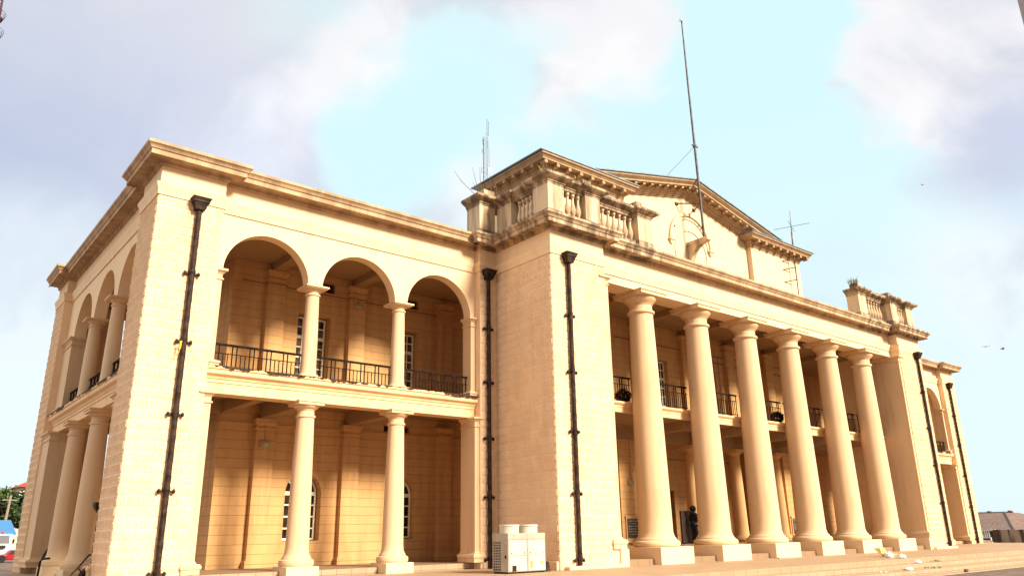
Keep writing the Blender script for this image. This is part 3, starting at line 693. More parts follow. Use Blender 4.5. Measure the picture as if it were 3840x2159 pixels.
for tf in (None, mir):
    capitalized(tf, 12.50, 12.82, -2.62, -.7, .72, 8.89, .30)
    mb = MB(tf); mb.box(12.66, -2.72, .2, 13.0, -1.46, .72); build('anta_plinth', mb, 'plinth_render', hall, smooth=0, bevel=.012)

# ------------------------------------------------------------------ rainwater pipes
def pipe(x, y, ztop, zbot, clamps, side=0):
    mb = MB(); mb.tube([(x, y, ztop - .25), (x, y, zbot)], .064, 14)
    for z in clamps: mb.lathe(x, y, [(.078, z + .10), (.078, z + .02)], 14)
    o = build('downpipe', mb, 'black_iron', hall)
    h = MB(); h.frustum((x - .11, y - .11, x + .11, y + .09), ztop - .28, (x - .17, y - .16, x + .17, y + .11), ztop - .10)
    h.box(x - .19, y - .18, ztop - .10, x + .19, y + .11, ztop - .06); h.frustum((x - .19, y - .18, x + .19, y + .11), ztop - .06, (x - .23, y - .21, x + .23, y + .11), ztop + .02)
    h.lathe(x, y - .03, [(.05, ztop + .02), (.05, ztop + .06), (.02, ztop + .08)], 10)
    build('hopper', h, 'black_iron', o, smooth=30)
    for z in clamps:
        c_ = MB(); c_.box(x - .17, y + .02, z - .02, x + .17, y + .09, z + .02)
        for s_ in (-1, 1): c_.lathe(x + s_ * .16, y + .02, [(.02, z - .05), (.04, z - .02), (.04, z + .02), (.02, z + .05)], 8)
        build('clamp', c_, 'black_iron', o)
CL = (7.29, 5.60, 3.90, 2.20, .47)
pipe(.95, -.10, 9.22, .26, CL); pipe(10.0, -.10, 9.20, .26, CL); pipe(11.02, -2.745, 9.22, .34, CL)
pipe(L - 11.02, -2.745, 9.22, .34, CL); pipe(L - .95, -.10, 9.2, .26, CL)
sp_ = MB(); sp_.tube([(.04, 1.72, 1.82), (.04, 1.72, .70), (-.02, 1.74, .60), (-.10, 1.78, .50), (-.14, 1.80, .42)], [.035, .035, .06, .07, .07], 10)
sp_.frustum((-.02, 1.66, .10, 1.78), 1.80, (-.09, 1.60, .13, 1.86), 1.95); sp_.box(-.09, 1.60, 1.95, .13, 1.86, 2.02)
build('waste_pipe', sp_, 'black_iron', hall)
sp_ = MB(); sp_.tube([(-.10, 5.93, .75), (-.28, 5.95, .74), (-.31, 5.98, .68), (-.31, 6.1, .28)], .028, 8); build('waste_pipe', sp_, 'black_iron', hall)

# ------------------------------------------------------------------ roof parapets over the two projecting piers
def parapet(tf, name):
    path = [(9.73, .72), (9.73, 0), (10.39, 0), (10.39, -.02), (10.45, -.02), (10.45, -.75), (10.54, -.75), (10.54, -1.90), (10.39, -1.90), (10.39, -2.62), (11.06, -2.62), (11.06, -2.50),
            (12.0, -2.50), (12.0, -2.62), (12.67, -2.62), (12.67, -2.30), (14.70, -2.30), (14.70, -2.44), (15.40, -2.44), (15.40, -1.85)]
    peds = []; cpm = MB(tf); plm = MB(tf)
    plm.sweep(path, [(-.42, 10.34), (.03, 10.34), (.03, 10.62), (0, 10.66), (-.42, 10.66)])
    cpm.sweep(path, [(-.42, 11.50), (0, 11.50), (.02, 11.56), (.05, 11.58), (.05, 11.62), (.11, 11.65), (.20, 11.70), (.235, 11.73), (.245, 11.80), (.0, 11.86), (-.42, 11.86)])
    for q in ((9.73, 0, 10.37, .70), (10.45, -.75, 10.85, 0), (10.39, -2.62, 11.06, -1.90), (12.0, -2.62, 12.67, -2.0), (14.70, -2.44, 15.40, -1.86)): peds.append(q)
    for q in ((9.95, .05, 11.85, 10.40, .55, 12.14), (10.62, -1.9, 11.85, 10.92, -.5, 12.02), (10.55, -2.5, 11.85, 10.95, -2.0, 11.93), (10.95, -2.46, 11.85, 11.30, -2.1, 12.10), (11.3, -2.42, 11.85, 12.0, -2.1, 11.98),
              (12.05, -2.5, 11.85, 12.42, -2.1, 12.13), (12.42, -2.4, 11.85, 13.3, -2.05, 11.95), (13.3, -2.2, 11.85, 14.75, -1.95, 12.05), (14.80, -2.34, 11.85, 15.12, -1.95, 12.16)): cpm.box(*q)
    po = build(name, plm, 'blackened_stone', hall, smooth=30)
    build('coping', cpm, 'blackened_stone', po, smooth=30)
    for q in peds: build('pedestal', MB(tf).box(q[0], q[1], 10.655, q[2], q[3], 11.505), 'weathered_stone', po, smooth=0, bevel=.01)
    pr = [(.075, 10.66), (.075, 10.70), (.05, 10.72), (.06, 10.76), (.095, 10.86), (.10, 10.93), (.085, 11.02), (.05, 11.16), (.042, 11.26), (.045, 11.34), (.07, 11.37), (.05, 11.40), (.075, 11.43), (.075, 11.50)]
    pts = [(10.66, -1.72 + i * .19) for i in range(5)] + [(11.18 + i * .23, -2.40) for i in range(4)] + [(12.95 + i * .27, -2.18) for i in range(7)]
    first = None
    for px, py in pts:
        q = tf(px, py, 10.66) if tf else (px, py, 10.66)
        if first is None: first = build('baluster', MB(tf).lathe(px, py, pr, 14), 'weathered_stone', po, org=q)
        else: dup(first, po, q)
parapet(None, 'parapet'); parapet(mir, 'parapet')

# ------------------------------------------------------------------ attic storey with pediment
at = MB(); at.box(13.73, 1.2, 10.2, 18.03, 4.6, 14.4); at.box(L - 18.03, 1.2, 10.2, L - 13.73, 4.6, 14.4); at.box(18.02, 1.45, 10.2, L - 18.02, 4.6, 14.9)
at.poly([(CX - 6.35, 1.46, 14.7), (CX + 6.35, 1.46, 14.7), (CX, 1.46, 16.15)], (0, 3.1, 0))
build('attic_wall', at, 'attic_render', hall, smooth=0)
cp = [(-.2, 14.33), (.0, 14.33), (.03, 14.37), (.03, 14.41), (.07, 14.44), (.07, 14.50), (.12, 14.53), (.12, 14.545), (.16, 14.55), (.16, 14.66), (.42, 14.665), (.42, 14.72), (.45, 14.74), (.48, 14.79), (.54, 14.82), (.545, 14.88), (-.2, 14.90)]
for tf in (None, mir):
    pa = [(13.73, 4.6), (13.73, 1.2), (18.03, 1.2), (18.03, 1.46)]
    c_ = MB(tf); c_.sweep(pa, cp)
    n = 8
    for i in range(n): xx = 13.5 + i * .62; c_.box(xx - .075, .80, 14.53, xx + .075, 1.06, 14.665); c_.box(xx - .085, .83, 14.64, xx + .085, 1.05, 14.6651)
    for i in range(6): yy = 1.45 + i * .58; c_.box(13.33, yy - .075, 14.53, 13.59, yy + .075, 14.665)
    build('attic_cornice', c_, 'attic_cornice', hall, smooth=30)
rk = MB()
ys = [(1.9, 0), (.68, 0), (.68, -.07), (.73, -.11), (.78, -.16), (.81, -.18), (.81, -.25), (1.08, -.26), (1.09, -.37), (1.14, -.375), (1.16, -.41), (1.24, -.44), (1.26, -.49), (1.33, -.52), (1.36, -.57), (1.40, -.58), (1.40, -.62), (1.9, -.62)]
stn = [(CX - 6.48, 14.97), (CX, 16.39), (CX + 6.48, 14.97)]
vs = [(sx, yy, sz + dz) for sx, sz in stn for yy, dz in ys]; m_ = len(ys); fs = []
for i in range(2):
    for j in range(m_): k = (j + 1) % m_; fs.append((i * m_ + j, i * m_ + k, (i + 1) * m_ + k, (i + 1) * m_ + j))
fs += [tuple(range(m_)), tuple(2 * m_ + j for j in range(m_))]
rk.add(vs, fs)
for s_ in (-1, 1):
    for i in range(12):
        u = .27 + i * .53; xx = CX + s_ * u
        def zz(q): return 16.39 - 1.42 * abs(q - CX) / 6.48
        a, b_ = xx - .07, xx + .07
        rk.add([(a, .86, zz(a) - .27), (b_, .86, zz(b_) - .27), (b_, 1.12, zz(b_) - .27), (a, 1.12, zz(a) - .27), (a, .86, zz(a) - .36), (b_, .86, zz(b_) - .36), (b_, 1.12, zz(b_) - .40), (a, 1.12, zz(a) - .40)],
               [(0, 3, 2, 1), (4, 5, 6, 7), (0, 1, 5, 4), (1, 2, 6, 5), (2, 3, 7, 6), (3, 0, 4, 7)])
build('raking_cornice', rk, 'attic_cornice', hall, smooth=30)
rs = MB()
for s_ in (-1, 1):
    x1, z1 = CX + s_ * 6.6, 14.955; rs.poly([(CX, .62, 16.40), (x1, .62, z1), (x1, .62, z1 + .045), (CX, .62, 16.45)], (0, 4.4, 0))
rs.box(13.10, .62, 14.905, 18.6, 5.1, 14.945); rs.box(L - 18.6, .62, 14.905, L - 13.10, 5.1, 14.945)
build('roof_sheeting', rs, 'roof_sheet', hall, smooth=0)
# hood mould, ring and pole bracket on the pediment wall
def ring(mb, cx, cz, r0, r1, y0, y1, a0, a1, n=40):
    for i in range(n):
        p, q = a0 + (a1 - a0) * i / n, a0 + (a1 - a0) * (i + 1) / n
        mb.poly([(cx + math.cos(a) * r, y0, cz + math.sin(a) * r) for a, r in ((p, r1), (q, r1), (q, r0), (p, r0))], (0, y1 - y0, 0))
hm = MB(); ring(hm, 22.78, 13.50, 1.36, 1.51, 1.345, 1.46, 0, math.pi); ring(hm, 22.78, 13.50, 1.22, 1.36, 1.41, 1.46, 0, math.pi)
for s_ in (-1, 1):
    xx = 22.78 + s_ * 1.40; hm.box(xx - .17, 1.30, 13.42, xx + .17, 1.46, 13.50); hm.frustum((xx - .07, 1.38, xx + .07, 1.46), 13.26, (xx - .13, 1.33, xx + .13, 1.46), 13.42)
ring(hm, 22.78, 13.05, 1.09, 1.16, 1.41, 1.46, 0, 2 * math.pi, 56)
build('hood_mould', hm, 'attic_render', hall, smooth=30)
bk = MB(); bx0, bx1 = 22.52, 22.78
pts = [(bx0, 1.46, 13.52), (bx0, .36, 13.52), (bx0, .36, 13.38)] + [(bx0, .42 + .88 * math.sin(a), 12.45 + .90 * math.cos(a)) for a in [math.pi / 2 * i / 10 for i in range(11)]] + [(bx0, 1.46, 12.4)]
bk.poly(pts, (bx1 - bx0, 0, 0)); bk.box(bx0 - .03, .33, 13.40, bx1 + .03, 1.46, 13.545)
build('pole_bracket', bk, 'weathered_stone', hall, smooth=30)
hb = MB(); hb.box(14.2, 4.6, 9.5, L - 14.2, 30, 12.6); build('rear_hall', hb, 'cream_render', hall, smooth=0)

# ------------------------------------------------------------------ things on the roof
fp = empty('flagpole', (22.62, .56, 13.55), 'tall bare steel flagpole on the bracket in front of the pediment', 'flagpole')
build('pole', MB().tube([(22.62, .56, 13.5), (22.60, .58, 18.1), (22.58, .60, 21.5), (22.56, .6, 24.8)], [.06, .055, .045, .03], 12), 'flagpole_paint', fp)
build('pulley', MB().lathe(22.56, .6, [(.03, 24.8), (.05, 24.85), (.02, 24.9)], 8).tube([(22.56, .6, 24.85), (22.42, .6, 24.9), (22.40, .6, 24.78)], .015, 6), 'flagpole_paint', fp)
cl = MB().lathe(22.60, .58, [(.09, 18.02), (.09, 18.12)], 10).box(22.40, .55, 18.05, 22.82, .6, 18.1); build('collar', cl, 'flagpole_paint', fp)
for e in ((21.0, 1.5, 16.08), (24.1, 1.7, 16.12)): build('stay_wire', MB().tube([(22.6, .58, 18.07), e], .012, 6), 'steel_grey', fp)
for e in ((22.0, 1.42, 15.33), (23.25, 1.42, 15.33)):
    build('brace', MB().tube([(22.61, .57, 15.2), e], .03, 8).box(e[0] - .09, 1.40, e[2] - .06, e[0] + .09, 1.46, e[2] + .06), 'rust_brown', fp)
an = empty('rooftop_antenna', (30.6, .9, 12.5), 'thin antenna mast with crossed rods on the right attic wing', 'antenna')
build('mast', MB().tube([(30.58, .9, 12.0), (30.60, .9, 14.6), (30.70, .9, 15.9)], [.022, .035, .03], 8), 'rust_brown', an)
build('whip', MB().tube([(30.70, .9, 15.2), (30.74, .9, 16.2), (30.80, .9, 17.1)], [.045, .03, .012], 8), 'steel_grey', an)
build('rod', MB().tube([(30.356, 1.69, 16.17), (31.02, .016, 16.17)], .012, 6), 'steel_grey', an); build('rod', MB().tube([(29.87, .55, 16.17), (31.48, 1.16, 16.17)], .012, 6), 'steel_grey', an)
for z in (13.06, 13.72, 14.18): build('bracket', MB().tube([(30.66, .88, z + .2), (29.88, 1.22, z)], .024, 8), 'rust_brown', an)
ma = empty('radio_mast', (20.7, 14, 12.6), 'slender lattice radio mast with small dish beyond the roof', 'radio mast')
lg = [(20.58, 14.0), (20.83, 14.0), (20.70, 14.2)]
for i, (a, b_) in enumerate(lg): build('leg', MB().tube([(a, b_, 12.6), (a, b_, 25.0 if i == 1 else 23.7)], .016, 6), 'steel_grey', ma)
br = MB()
for i in range(36):
    z = 13 + i * .3
    for j in range(3): p, q = lg[j], lg[(j + 1) % 3]; br.tube([(*p, z), (*q, z + .15)], .006, 4); br.tube([(*q, z + .15), (*p, z + .3)], .006, 4)
build('lattice', br, 'steel_grey', ma)
ds = MB(); tmp = MB().lathe(0, 0, [(.02, .0), (.08, .02), (.13, .06), (.14, .09)], 16); ds.add([(20.92 + v[0], 13.9 - v[2], 21.6 + v[1]) for v in tmp.v], tmp.f); build('dish', ds, 'foam_white', ma)
for p, z0, z1 in (((20.97, 14), 21.6, 23.1), ((20.50, 14), 23.2, 23.7), ((20.90, 14), 23.1, 23.6), ((20.94, 14), 23.9, 24.9), ((20.42, 14), 21.3, 21.7), ((20.46, 14), 22.6, 22.9)):
    build('aerial', MB().tube([(*p, z0), (*p, z1)], .014, 6).tube([(*p, z0 + .1), (20.7, 14.0, z0 + .1)], .008, 4), 'steel_grey', ma)

def tuft(name, pos, n, h, spread, mat, label, cat, lean=(0, 0), w=.012):
    mb = MB()
    for i in range(n):
        a = random.uniform(0, 6.28); d = spread * math.sqrt(random.random()); x0, y0 = pos[0] + d * math.cos(a), pos[1] + d * math.sin(a)
        hh = h * random.uniform(.45, 1.1); dx, dy = (random.gauss(lean[0], .35) * hh, random.gauss(lean[1], .35) * hh)
        t_ = random.uniform(0, 3.14); ux, uy = w * math.cos(t_), w * math.sin(t_)
        mb.add([(x0 - ux, y0 - uy, pos[2]), (x0 + ux, y0 + uy, pos[2]), (x0 + dx * .4 + ux * .7, y0 + dy * .4 + uy * .7, pos[2] + hh * .6), (x0 + dx * .4 - ux * .7, y0 + dy * .4 - uy * .7, pos[2] + hh * .6), (x0 + dx, y0 + dy, pos[2] + hh)],
               [(0, 1, 2, 3), (3, 2, 4)])
    return build(name, mb, mat, org=pos, label=label, cat=cat, fix=False, smooth=0)
tuft('grass_tuft', (10.62, -2.28, 11.86), 90, .42, .26, 'grass_yellow', 'yellow dry grass tuft on the corner pedestal of the nearer parapet', 'grass')
tuft('grass_tuft', (11.55, -2.25, 11.95), 40, .16, .45, 'grass_yellow', 'low dry grass between the capping stones of the nearer parapet', 'grass')
tuft('grass_tuft', (15.25, -2.1, 11.86), 24, .28, .15, 'grass_yellow', 'thin grass on the last pedestal beside the pediment wall', 'grass')
tuft('grass_tuft', (10.15, -.12, 10.38), 50, .14, .35, 'grass_green', 'green moss and grass at the foot of the parapet, on the cornice', 'grass')
tuft('weed', (29.95, -2.25, 12.1), 60, .30, .22, 'grass_green', 'green weed on top of the farther parapet, left pedestal', 'plant')
tuft('weed', (30.8, -2.1, 11.95), 30, .22, .3, 'grass_green', 'small weeds trailing along the farther parapet cap', 'plant')
tw = MB()
for a in ([(9.95, .3, 11.86), (9.55, .3, 12.10), (9.2, .3, 12.3), (8.9, .3, 12.6)], [(10.0, .3, 11.9), (9.85, .3, 12.3), (9.66, .3, 12.95)], [(10.05, .25, 11.9), (9.95, .25, 12.5), (9.93, .25, 13.0)], [(10.0, .3, 11.9), (9.8, .3, 12.25), (9.66, .3, 12.4)], [(10.3, .1, 12.14), (10.28, .1, 12.45), (10.22, .1, 12.75)], [(10.55, .1, 11.9), (10.52, .1, 12.3), (10.45, .1, 12.7)]):
    tw.tube(a, [.014] + [.009] * (len(a) - 2) + [.004], 5)
build('dry_weed', tw, 'twig_brown', org=(10, .3, 11.86), label='leafless dry weed stalks on the left end of the nearer parapet', cat='plant')

# ------------------------------------------------------------------ things around the building
A = Vector((8.392, -2.912, .24)); ex = Vector((1, 0, 0)); ey = Vector((0, 1, 0))
def actf(x, y, z): p = A + ex * x + ey * y; return (p.x, p.y, .24 + z)
ac = empty('air_conditioner', tuple(A), 'twin cream outdoor air conditioning unit beside the near block pier', 'air conditioner')
for i in range(2):
    x0 = .62 * i; x1 = x0 + .612
    cb = MB(actf); cb.box(x0, 0, .04, x1, .63, .80); cb.box(x0 - .005 if i == 0 else x0, -.010, .80, x1, .635, .955)
    co = build('cabinet', cb, 'ac_side', ac, smooth=0, bevel=.006)
    pn = MB(actf); pn.box(x0 + .03, -.014, .425, x1 - .02, -.001, .79); pn.box(x0 + .03, -.014, .06, x1 - .02, -.001, .41)
    build('front_panel', pn, 'ac_paint', co, smooth=0, bevel=.004)
    sh = MB(actf); cxx = (x0 + x1) / 2; sh.lathe(cxx, .32, [(.25, .955), (.25, 1.12), (.265, 1.125), (.265, 1.16), (.24, 1.165), (.225, 1.06), (.22, 1.0)], 32)
    build('fan_shroud', sh, 'ac_paint', co)
    lt = MB(actf)
    for q in (x0 + .09, x1 - .10): lt.box(q, -.02, .46, q + .02, -.0141, .50)
    build('latch', lt, 'black_iron', co, smooth=0)
gr = MB(actf)
for i in range(4):
    for j in range(11): gr.box(-.004, .30 + i * .078, .07 + j * .064, .001, .345 + i * .078, .115 + j * .064)
build('side_grille', gr, 'void_dark', ac, smooth=0)
build('feet', MB(actf).box(.03, .03, 0, 1.2, .10, .041).box(.03, .53, 0, 1.2, .6, .041), 'black_iron', ac, smooth=0)
build('hatch', MB(actf).box(.12, -.022, .06, .25, -.0142, .19), 'void_dark', ac, smooth=0); build('hatch', MB(actf).box(-.012, .07, .36, -.001, .12, .43), 'void_dark', ac, smooth=0)
build('sticker', MB(actf).box(.70, -.019, .12, .80, -.0143, .28), 'lamp_body', ac, smooth=0); build('sticker', MB(actf).box(1.04, -.019, .2, 1.15, -.0143, .27), 'lamp_body', ac, smooth=0)
pj = MB(); pj.frustum((9.75, -2.75, 9.95, -2.52), .24, (9.78, -2.72, 9.92, -2.55), .48); build('drain_box', pj, 'black_iron', org=(9.85, -2.63, .24), label='small black drain box between the air conditioner and the pier', cat='drain box', smooth=0, bevel=.02)

# potted shrubs on the balcony
def shrub(pos, label):
    o = empty('potted_shrub', pos, label, 'plant', 'dark potted shrubs on the portico balcony')
    build('pot', MB().lathe(pos[0], pos[1], [(.10, pos[2]), (.15, pos[2] + .2), (.16, pos[2] + .22)], 14), 'pot_clay', o)
    mb = MB()
    for i in range(800):
        v = Vector((random.gauss(0, 1), random.gauss(0, 1), random.gauss(0, 1))).normalized() * random.uniform(.4, 1) ** .5
        p = Vector(pos) + Vector((v.x * .30, v.y * .26, .34 + v.z * .24)); a = Vector((random.gauss(0, 1), random.gauss(0, 1), random.gauss(0, 1))).normalized() * .06; b_ = a.orthogonal().normalized() * .025
        mb.add([tuple(p - a), tuple(p + b_), tuple(p + a), tuple(p - b_)], [(0, 1, 2, 3)])
    build('leaves', mb, 'shrub_leaf', o, fix=False, smooth=0)
shrub((15.0, -1.0, 5.2), 'dark potted shrub behind the railing left of the nearest portico column')
shrub((24.2, -1.0, 5.2), 'dark potted shrub behind the railing beside the fourth portico column')
# notice board and its stand
nb = empty('notice_board', (20.1, .75, .715), 'black notice board standing before an inner column', 'notice board')
build('panel', MB().box(19.74, .73, .74, 20.50, .77, 1.86), 'board_black', nb, smooth=0)
build('frame', MB().box(19.70, .71, .72, 19.75, .79, 1.90).box(20.49, .71, .72, 20.54, .79, 1.90).box(19.75, .71, 1.86, 20.49, .79, 1.90), 'board_black', nb, smooth=0)
build('foot', MB().box(19.70, .55, .715, 19.75, .98, .75).box(20.49, .55, .715, 20.54, .98, .75), 'board_black', nb, smooth=0)

# ------------------------------------------------------------------ person (skin-grown body, 1.58 m)
def skinned(name, pts, edges, mat, parent, org, sub=2):
    me = bpy.data.meshes.new(name); me.from_pydata([p[:3] for p in pts], edges, [])
    o = bpy.data.objects.new(name, me); C.objects.link(o); o.parent = parent; ORG[o.name] = ORG[parent.name]
    sk = o.modifiers.new('skin', 'SKIN'); sk.use_smooth_shade = True
    for i, p in enumerate(pts):
        r = p[3]; me.skin_vertices[0].data[i].radius = (r, r) if not isinstance(r, tuple) else r
    me.skin_vertices[0].data[0].use_root = True
    o.modifiers.new('sub', 'SUBSURF').levels = sub; o.modifiers['sub'].render_levels = sub
    me.materials.append(MATS[mat]); return o
pe = empty('person', (20.09, .45, .715), 'person in dark clothes holding a white sheet beside the black notice board', 'person')
pe.rotation_euler = (0, 0, R(-8))
# metres, local: +x is the way the person faces
body = [(0, 0, .84, .115), (.0, 0, 1.0, .10), (.01, 0, 1.16, .115), (.0, 0, 1.28, .10), (.01, 0, 1.37, .05), (.015, 0, 1.42, .05),
        (0, .085, .78, .085), (.02, .09, .43, .055), (-.02, .09, .08, .038), (.10, .10, .03, .03),
        (0, -.085, .78, .085), (.05, -.09, .44, .055), (.06, -.09, .08, .038), (.18, -.10, .03, .03),
        (0, .17, 1.25, .05), (-.02, .21, 1.02, .04), (.16, .17, .93, .032), (.22, .14, .94, .026),
        (0, -.17, 1.25, .05), (.0, -.21, 1.02, .04), (.20, -.17, .98, .032), (.27, -.14, .99, .026)]
be = [(0, 1), (1, 2), (2, 3), (3, 4), (4, 5), (0, 6), (6, 7), (7, 8), (8, 9), (0, 10), (10, 11), (11, 12), (12, 13), (3, 14), (14, 15), (15, 16), (16, 17), (3, 18), (18, 19), (19, 20), (20, 21)]
bo = skinned('body', body, be, 'skin', pe, None)
hd = MB().lathe(0, 0, [(.03, -.115), (.055, -.10), (.07, -.06), (.078, 0), (.078, .05), (.06, .09), (.02, .11)], 18)
h2 = MB(); h2.add([(v[0] * 1.18 + .03, v[1] * .95, v[2] + 1.475) for v in hd.v], hd.f)
h2.add([(.115, -.012, 1.455), (.115, .012, 1.455), (.145, 0, 1.452), (.115, 0, 1.49)], [(0, 1, 2), (1, 3, 2), (3, 0, 2)])      # nose
for s_ in (-1, 1): h2.add([(.02, s_ * .072, 1.45), (.05, s_ * .076, 1.455), (.045, s_ * .09, 1.49), (.015, s_ * .088, 1.485)], [(0, 1, 2, 3)])
h2.box(.098, -.022, 1.418, .112, .022, 1.428)
def local(name, mb, mat, parent):
    me = bpy.data.meshes.new(name); me.from_pydata(mb.v, [], mb.f); me.polygons.foreach_set('use_smooth', [True] * len(me.polygons)); me.materials.append(MATS[mat])
    o = bpy.data.objects.new(name, me); C.objects.link(o); o.parent = parent; ORG[o.name] = ORG[parent.name]; return o
local('head', h2, 'skin', pe)
hr = MB()
for i in range(260):
    v = Vector((random.gauss(0, 1), random.gauss(0, 1), random.gauss(0, 1))).normalized()
    if v.x > .55 and v.z < .45: continue
    if v.z < -.75: continue
    p = Vector((.0, 0, 1.50)) + Vector((v.x * .125, v.y * .125, v.z * .115)); r = random.uniform(.022, .04)
    hr.add([(p.x + r, p.y, p.z), (p.x - r, p.y, p.z), (p.x, p.y + r, p.z), (p.x, p.y - r, p.z), (p.x, p.y, p.z + r), (p.x, p.y, p.z - r)],
           [(0, 2, 4), (2, 1, 4), (1, 3, 4), (3, 0, 4), (2, 0, 5), (1, 2, 5), (3, 1, 5), (0, 3, 5)])
local('hair', hr, 'hair_black', pe)
jk = [(0, 0, .70, .165), (0, 0, .86, .15), (.0, 0, 1.02, .125), (.01, 0, 1.16, .14), (.0, 0, 1.28, .115), (.01, 0, 1.345, .065),
      (0, .17, 1.26, .066), (-.02, .215, 1.02, .056), (.13, .18, .935, .046), (0, -.17, 1.26, .066), (.0, -.215, 1.02, .056), (.16, -.18, .975, .046)]
skinned('jacket', jk, [(0, 1), (1, 2), (2, 3), (3, 4), (4, 5), (4, 6), (6, 7), (7, 8), (4, 9), (9, 10), (10, 11)], 'black_cloth', pe, None)
tr = [(0, 0, .80, .12), (0, .085, .74, .095), (.02, .09, .43, .07), (-.02, .09, .11, .062), (0, -.085, .74, .095), (.05, -.09, .44, .07), (.06, -.09, .11, .062)]
skinned('trousers', tr, [(0, 1), (1, 2), (2, 3), (0, 4), (4, 5), (5, 6)], 'navy_cloth', pe, None)
for s_, bx_ in ((1, -.02), (-1, .06)):
    sh = MB().lathe(0, 0, [(.03, 0), (.045, .02), (.045, .05), (.03, .085)], 12); s2 = MB(); s2.add([(v[0] * 2.6 + bx_ + .055, v[1] + s_ * .095, v[2]) for v in sh.v], sh.f); local('shoe', s2, 'black_cloth', pe)
hn = MB()
for s_, wr in ((1, Vector((.22, .14, .94))), (-1, Vector((.27, -.14, .99)))):
    for f_ in range(4): hn.tube([wr + Vector((.02, s_ * -.005 + (f_ - 1.5) * .016, .004)), wr + Vector((.065, (f_ - 1.5) * .018, .006)), wr + Vector((.095 - abs(f_ - 1.4) * .008, (f_ - 1.5) * .017, -.018))], [.011, .009, .007], 6)
    hn.tube([wr + Vector((.0, s_ * -.03, .01)), wr + Vector((.045, s_ * -.045, .02)), wr + Vector((.075, s_ * -.04, .015))], [.012, .010, .008], 6)
local('fingers', hn, 'skin', pe)
pp = MB(); pp.poly([(.27, -.13, .90), (.33, -.13, 1.12), (.33, .10, 1.10), (.27, .10, .88)], (.004, 0, .001))
pap = build('paper', MB().add([(20.09 + v[0] / K, .45 + v[1] / K, .715 + v[2] / K) for v in pp.v], pp.f), 'paper_white', org=(20.32, .4, 1.5), label='white sheet of paper held by the person in the portico', cat='paper', smooth=0)

# ------------------------------------------------------------------ litter
def crumple(pos, r, sq, label, mat='bag_white', cat='plastic bag', seed=0):
    r *= .58; rd = random.Random(seed); bm = bmesh.new(); bmesh.ops.create_icosphere(bm, subdivisions=3, radius=1)
    mb = MB(); k = [Vector((rd.gauss(0, 1), rd.gauss(0, 1), rd.gauss(0, 1))).normalized() for _ in range(14)]
    for v in bm.verts:
        d = v.co.normalized(); q = 1 + .28 * sum(abs(math.sin(5 * d.dot(n_) + i)) - .6 for i, n_ in enumerate(k)) / 3
        mb.v.append((pos[0] + d.x * r * q * sq[0], pos[1] + d.y * r * q * sq[1], pos[2] + max(-.0, (d.z * .9 + .55)) * r * q * sq[2]))
    bm.verts.index_update(); mb.f = [tuple(v.index for v in f.verts) for f in bm.faces]; bm.free()
    build('litter', mb, mat, org=pos, label=label, cat=cat, smooth=20)
lit = empty('food_container', (23.1, -5.25, .24), 'open yellow foam food container with orange leftovers on the terrace edge', 'food container')
build('tray', MB().frustum((23.0, -5.4, 23.3, -5.1), .24, (22.93, -5.47, 23.37, -5.03), .33), 'yellow_foam', lit, smooth=0, bevel=.02)
build('lid', MB().frustum((22.98, -5.12, 23.35, -4.98), .34, (23.05, -5.02, 23.38, -4.78), .52), 'yellow_foam', lit, smooth=0, bevel=.02)
build('leftovers', MB().lathe(23.12, -5.28, [(.17, .32), (.15, .36), (.08, .38)], 12), 'orange_food', lit)
crumple((22.15, -5.75, .24), .20, (1.3, 1, 1), 'crumpled white plastic bag nearest the food container', seed=1)
crumple((21.85, -6.3, .24), .17, (1.4, 1, .9), 'crumpled white plastic bag right at the lip of the terrace', seed=2)
crumple((21.9, -6.75, .10), .15, (1.5, .9, .7), 'small white plastic bag trailing down the top step', seed=3)
crumple((20.45, -7.12, -.04), .17, (1.9, .8, .5), 'flat white plastic bag on the lower step', seed=4)
crumple((18.6, -7.15, -.04), .05, (1, 1, 1.2), 'little crushed white cup on the lower step', 'foam_white', 'cup', 5)
crumple((19.1, -7.05, -.04), .06, (1.8, .8, .4), 'scrap of white paper beside the crushed cup', 'paper_white', 'paper', 6)
crumple((22.6, -7.85, -.165), .10, (1.2, 1, 1.1), 'dark lump of dirt at the foot of the steps', 'dry_leaf', 'dirt', 7)
crumple((22.2, -7.25, -.04), .06, (2.2, 1, .6), 'dark dried leaf litter on the middle step', 'dry_leaf', 'leaf', 8)
crumple((23.4, -9.3, -.2), .09, (1.6, 1, .6), 'dark lump on the brown asphalt', 'dry_leaf', 'dirt', 9)
crumple((20.1, -2.95, .24), .05, (1.6, 1, .8), 'small brown leaf against a column plinth', 'dry_leaf', 'leaf', 10)
tuft('grass_tuft', (23.4, -6.62, .10), 40, .06, .3, 'grass_green', 'green weeds in the joint of the top step', 'grass')
tuft('grass_tuft', (21.9, -7.05, -.04), 24, .07, .2, 'grass_green', 'small weeds in the joint of the middle step', 'grass')
rb = MB(); rb.poly([(.83, -.19, 5.58), (.88, -.19, 5.60), (.865, -.2, 5.42), (.83, -.2, 5.33)], (0, -.012, 0)); rb.tube([(.84, -.2, 5.34), (.80, -.2, 5.26), (.74, -.2, 5.22)], .012, 5)
build('ribbon', rb, 'ribbon_yellow', org=(.85, -.19, 5.5), label='yellow ribbon tied to a pipe clamp on the corner pier', cat='ribbon')
hd_ = empty('handrail', (-.3, 1.4, .24), 'black iron handrail sloping down beside the left corner pier', 'handrail')
build('rail', MB().tube([(.0, 1.68, .87), (-.05, 1.69, .88), (-.30, 1.38, .62), (-.62, .95, .35)], .02, 8), 'black_iron', hd_); build('strut', MB().tube([(-.30, 1.38, .62), (-.16, 1.62, .50)], .015, 6), 'black_iron', hd_)
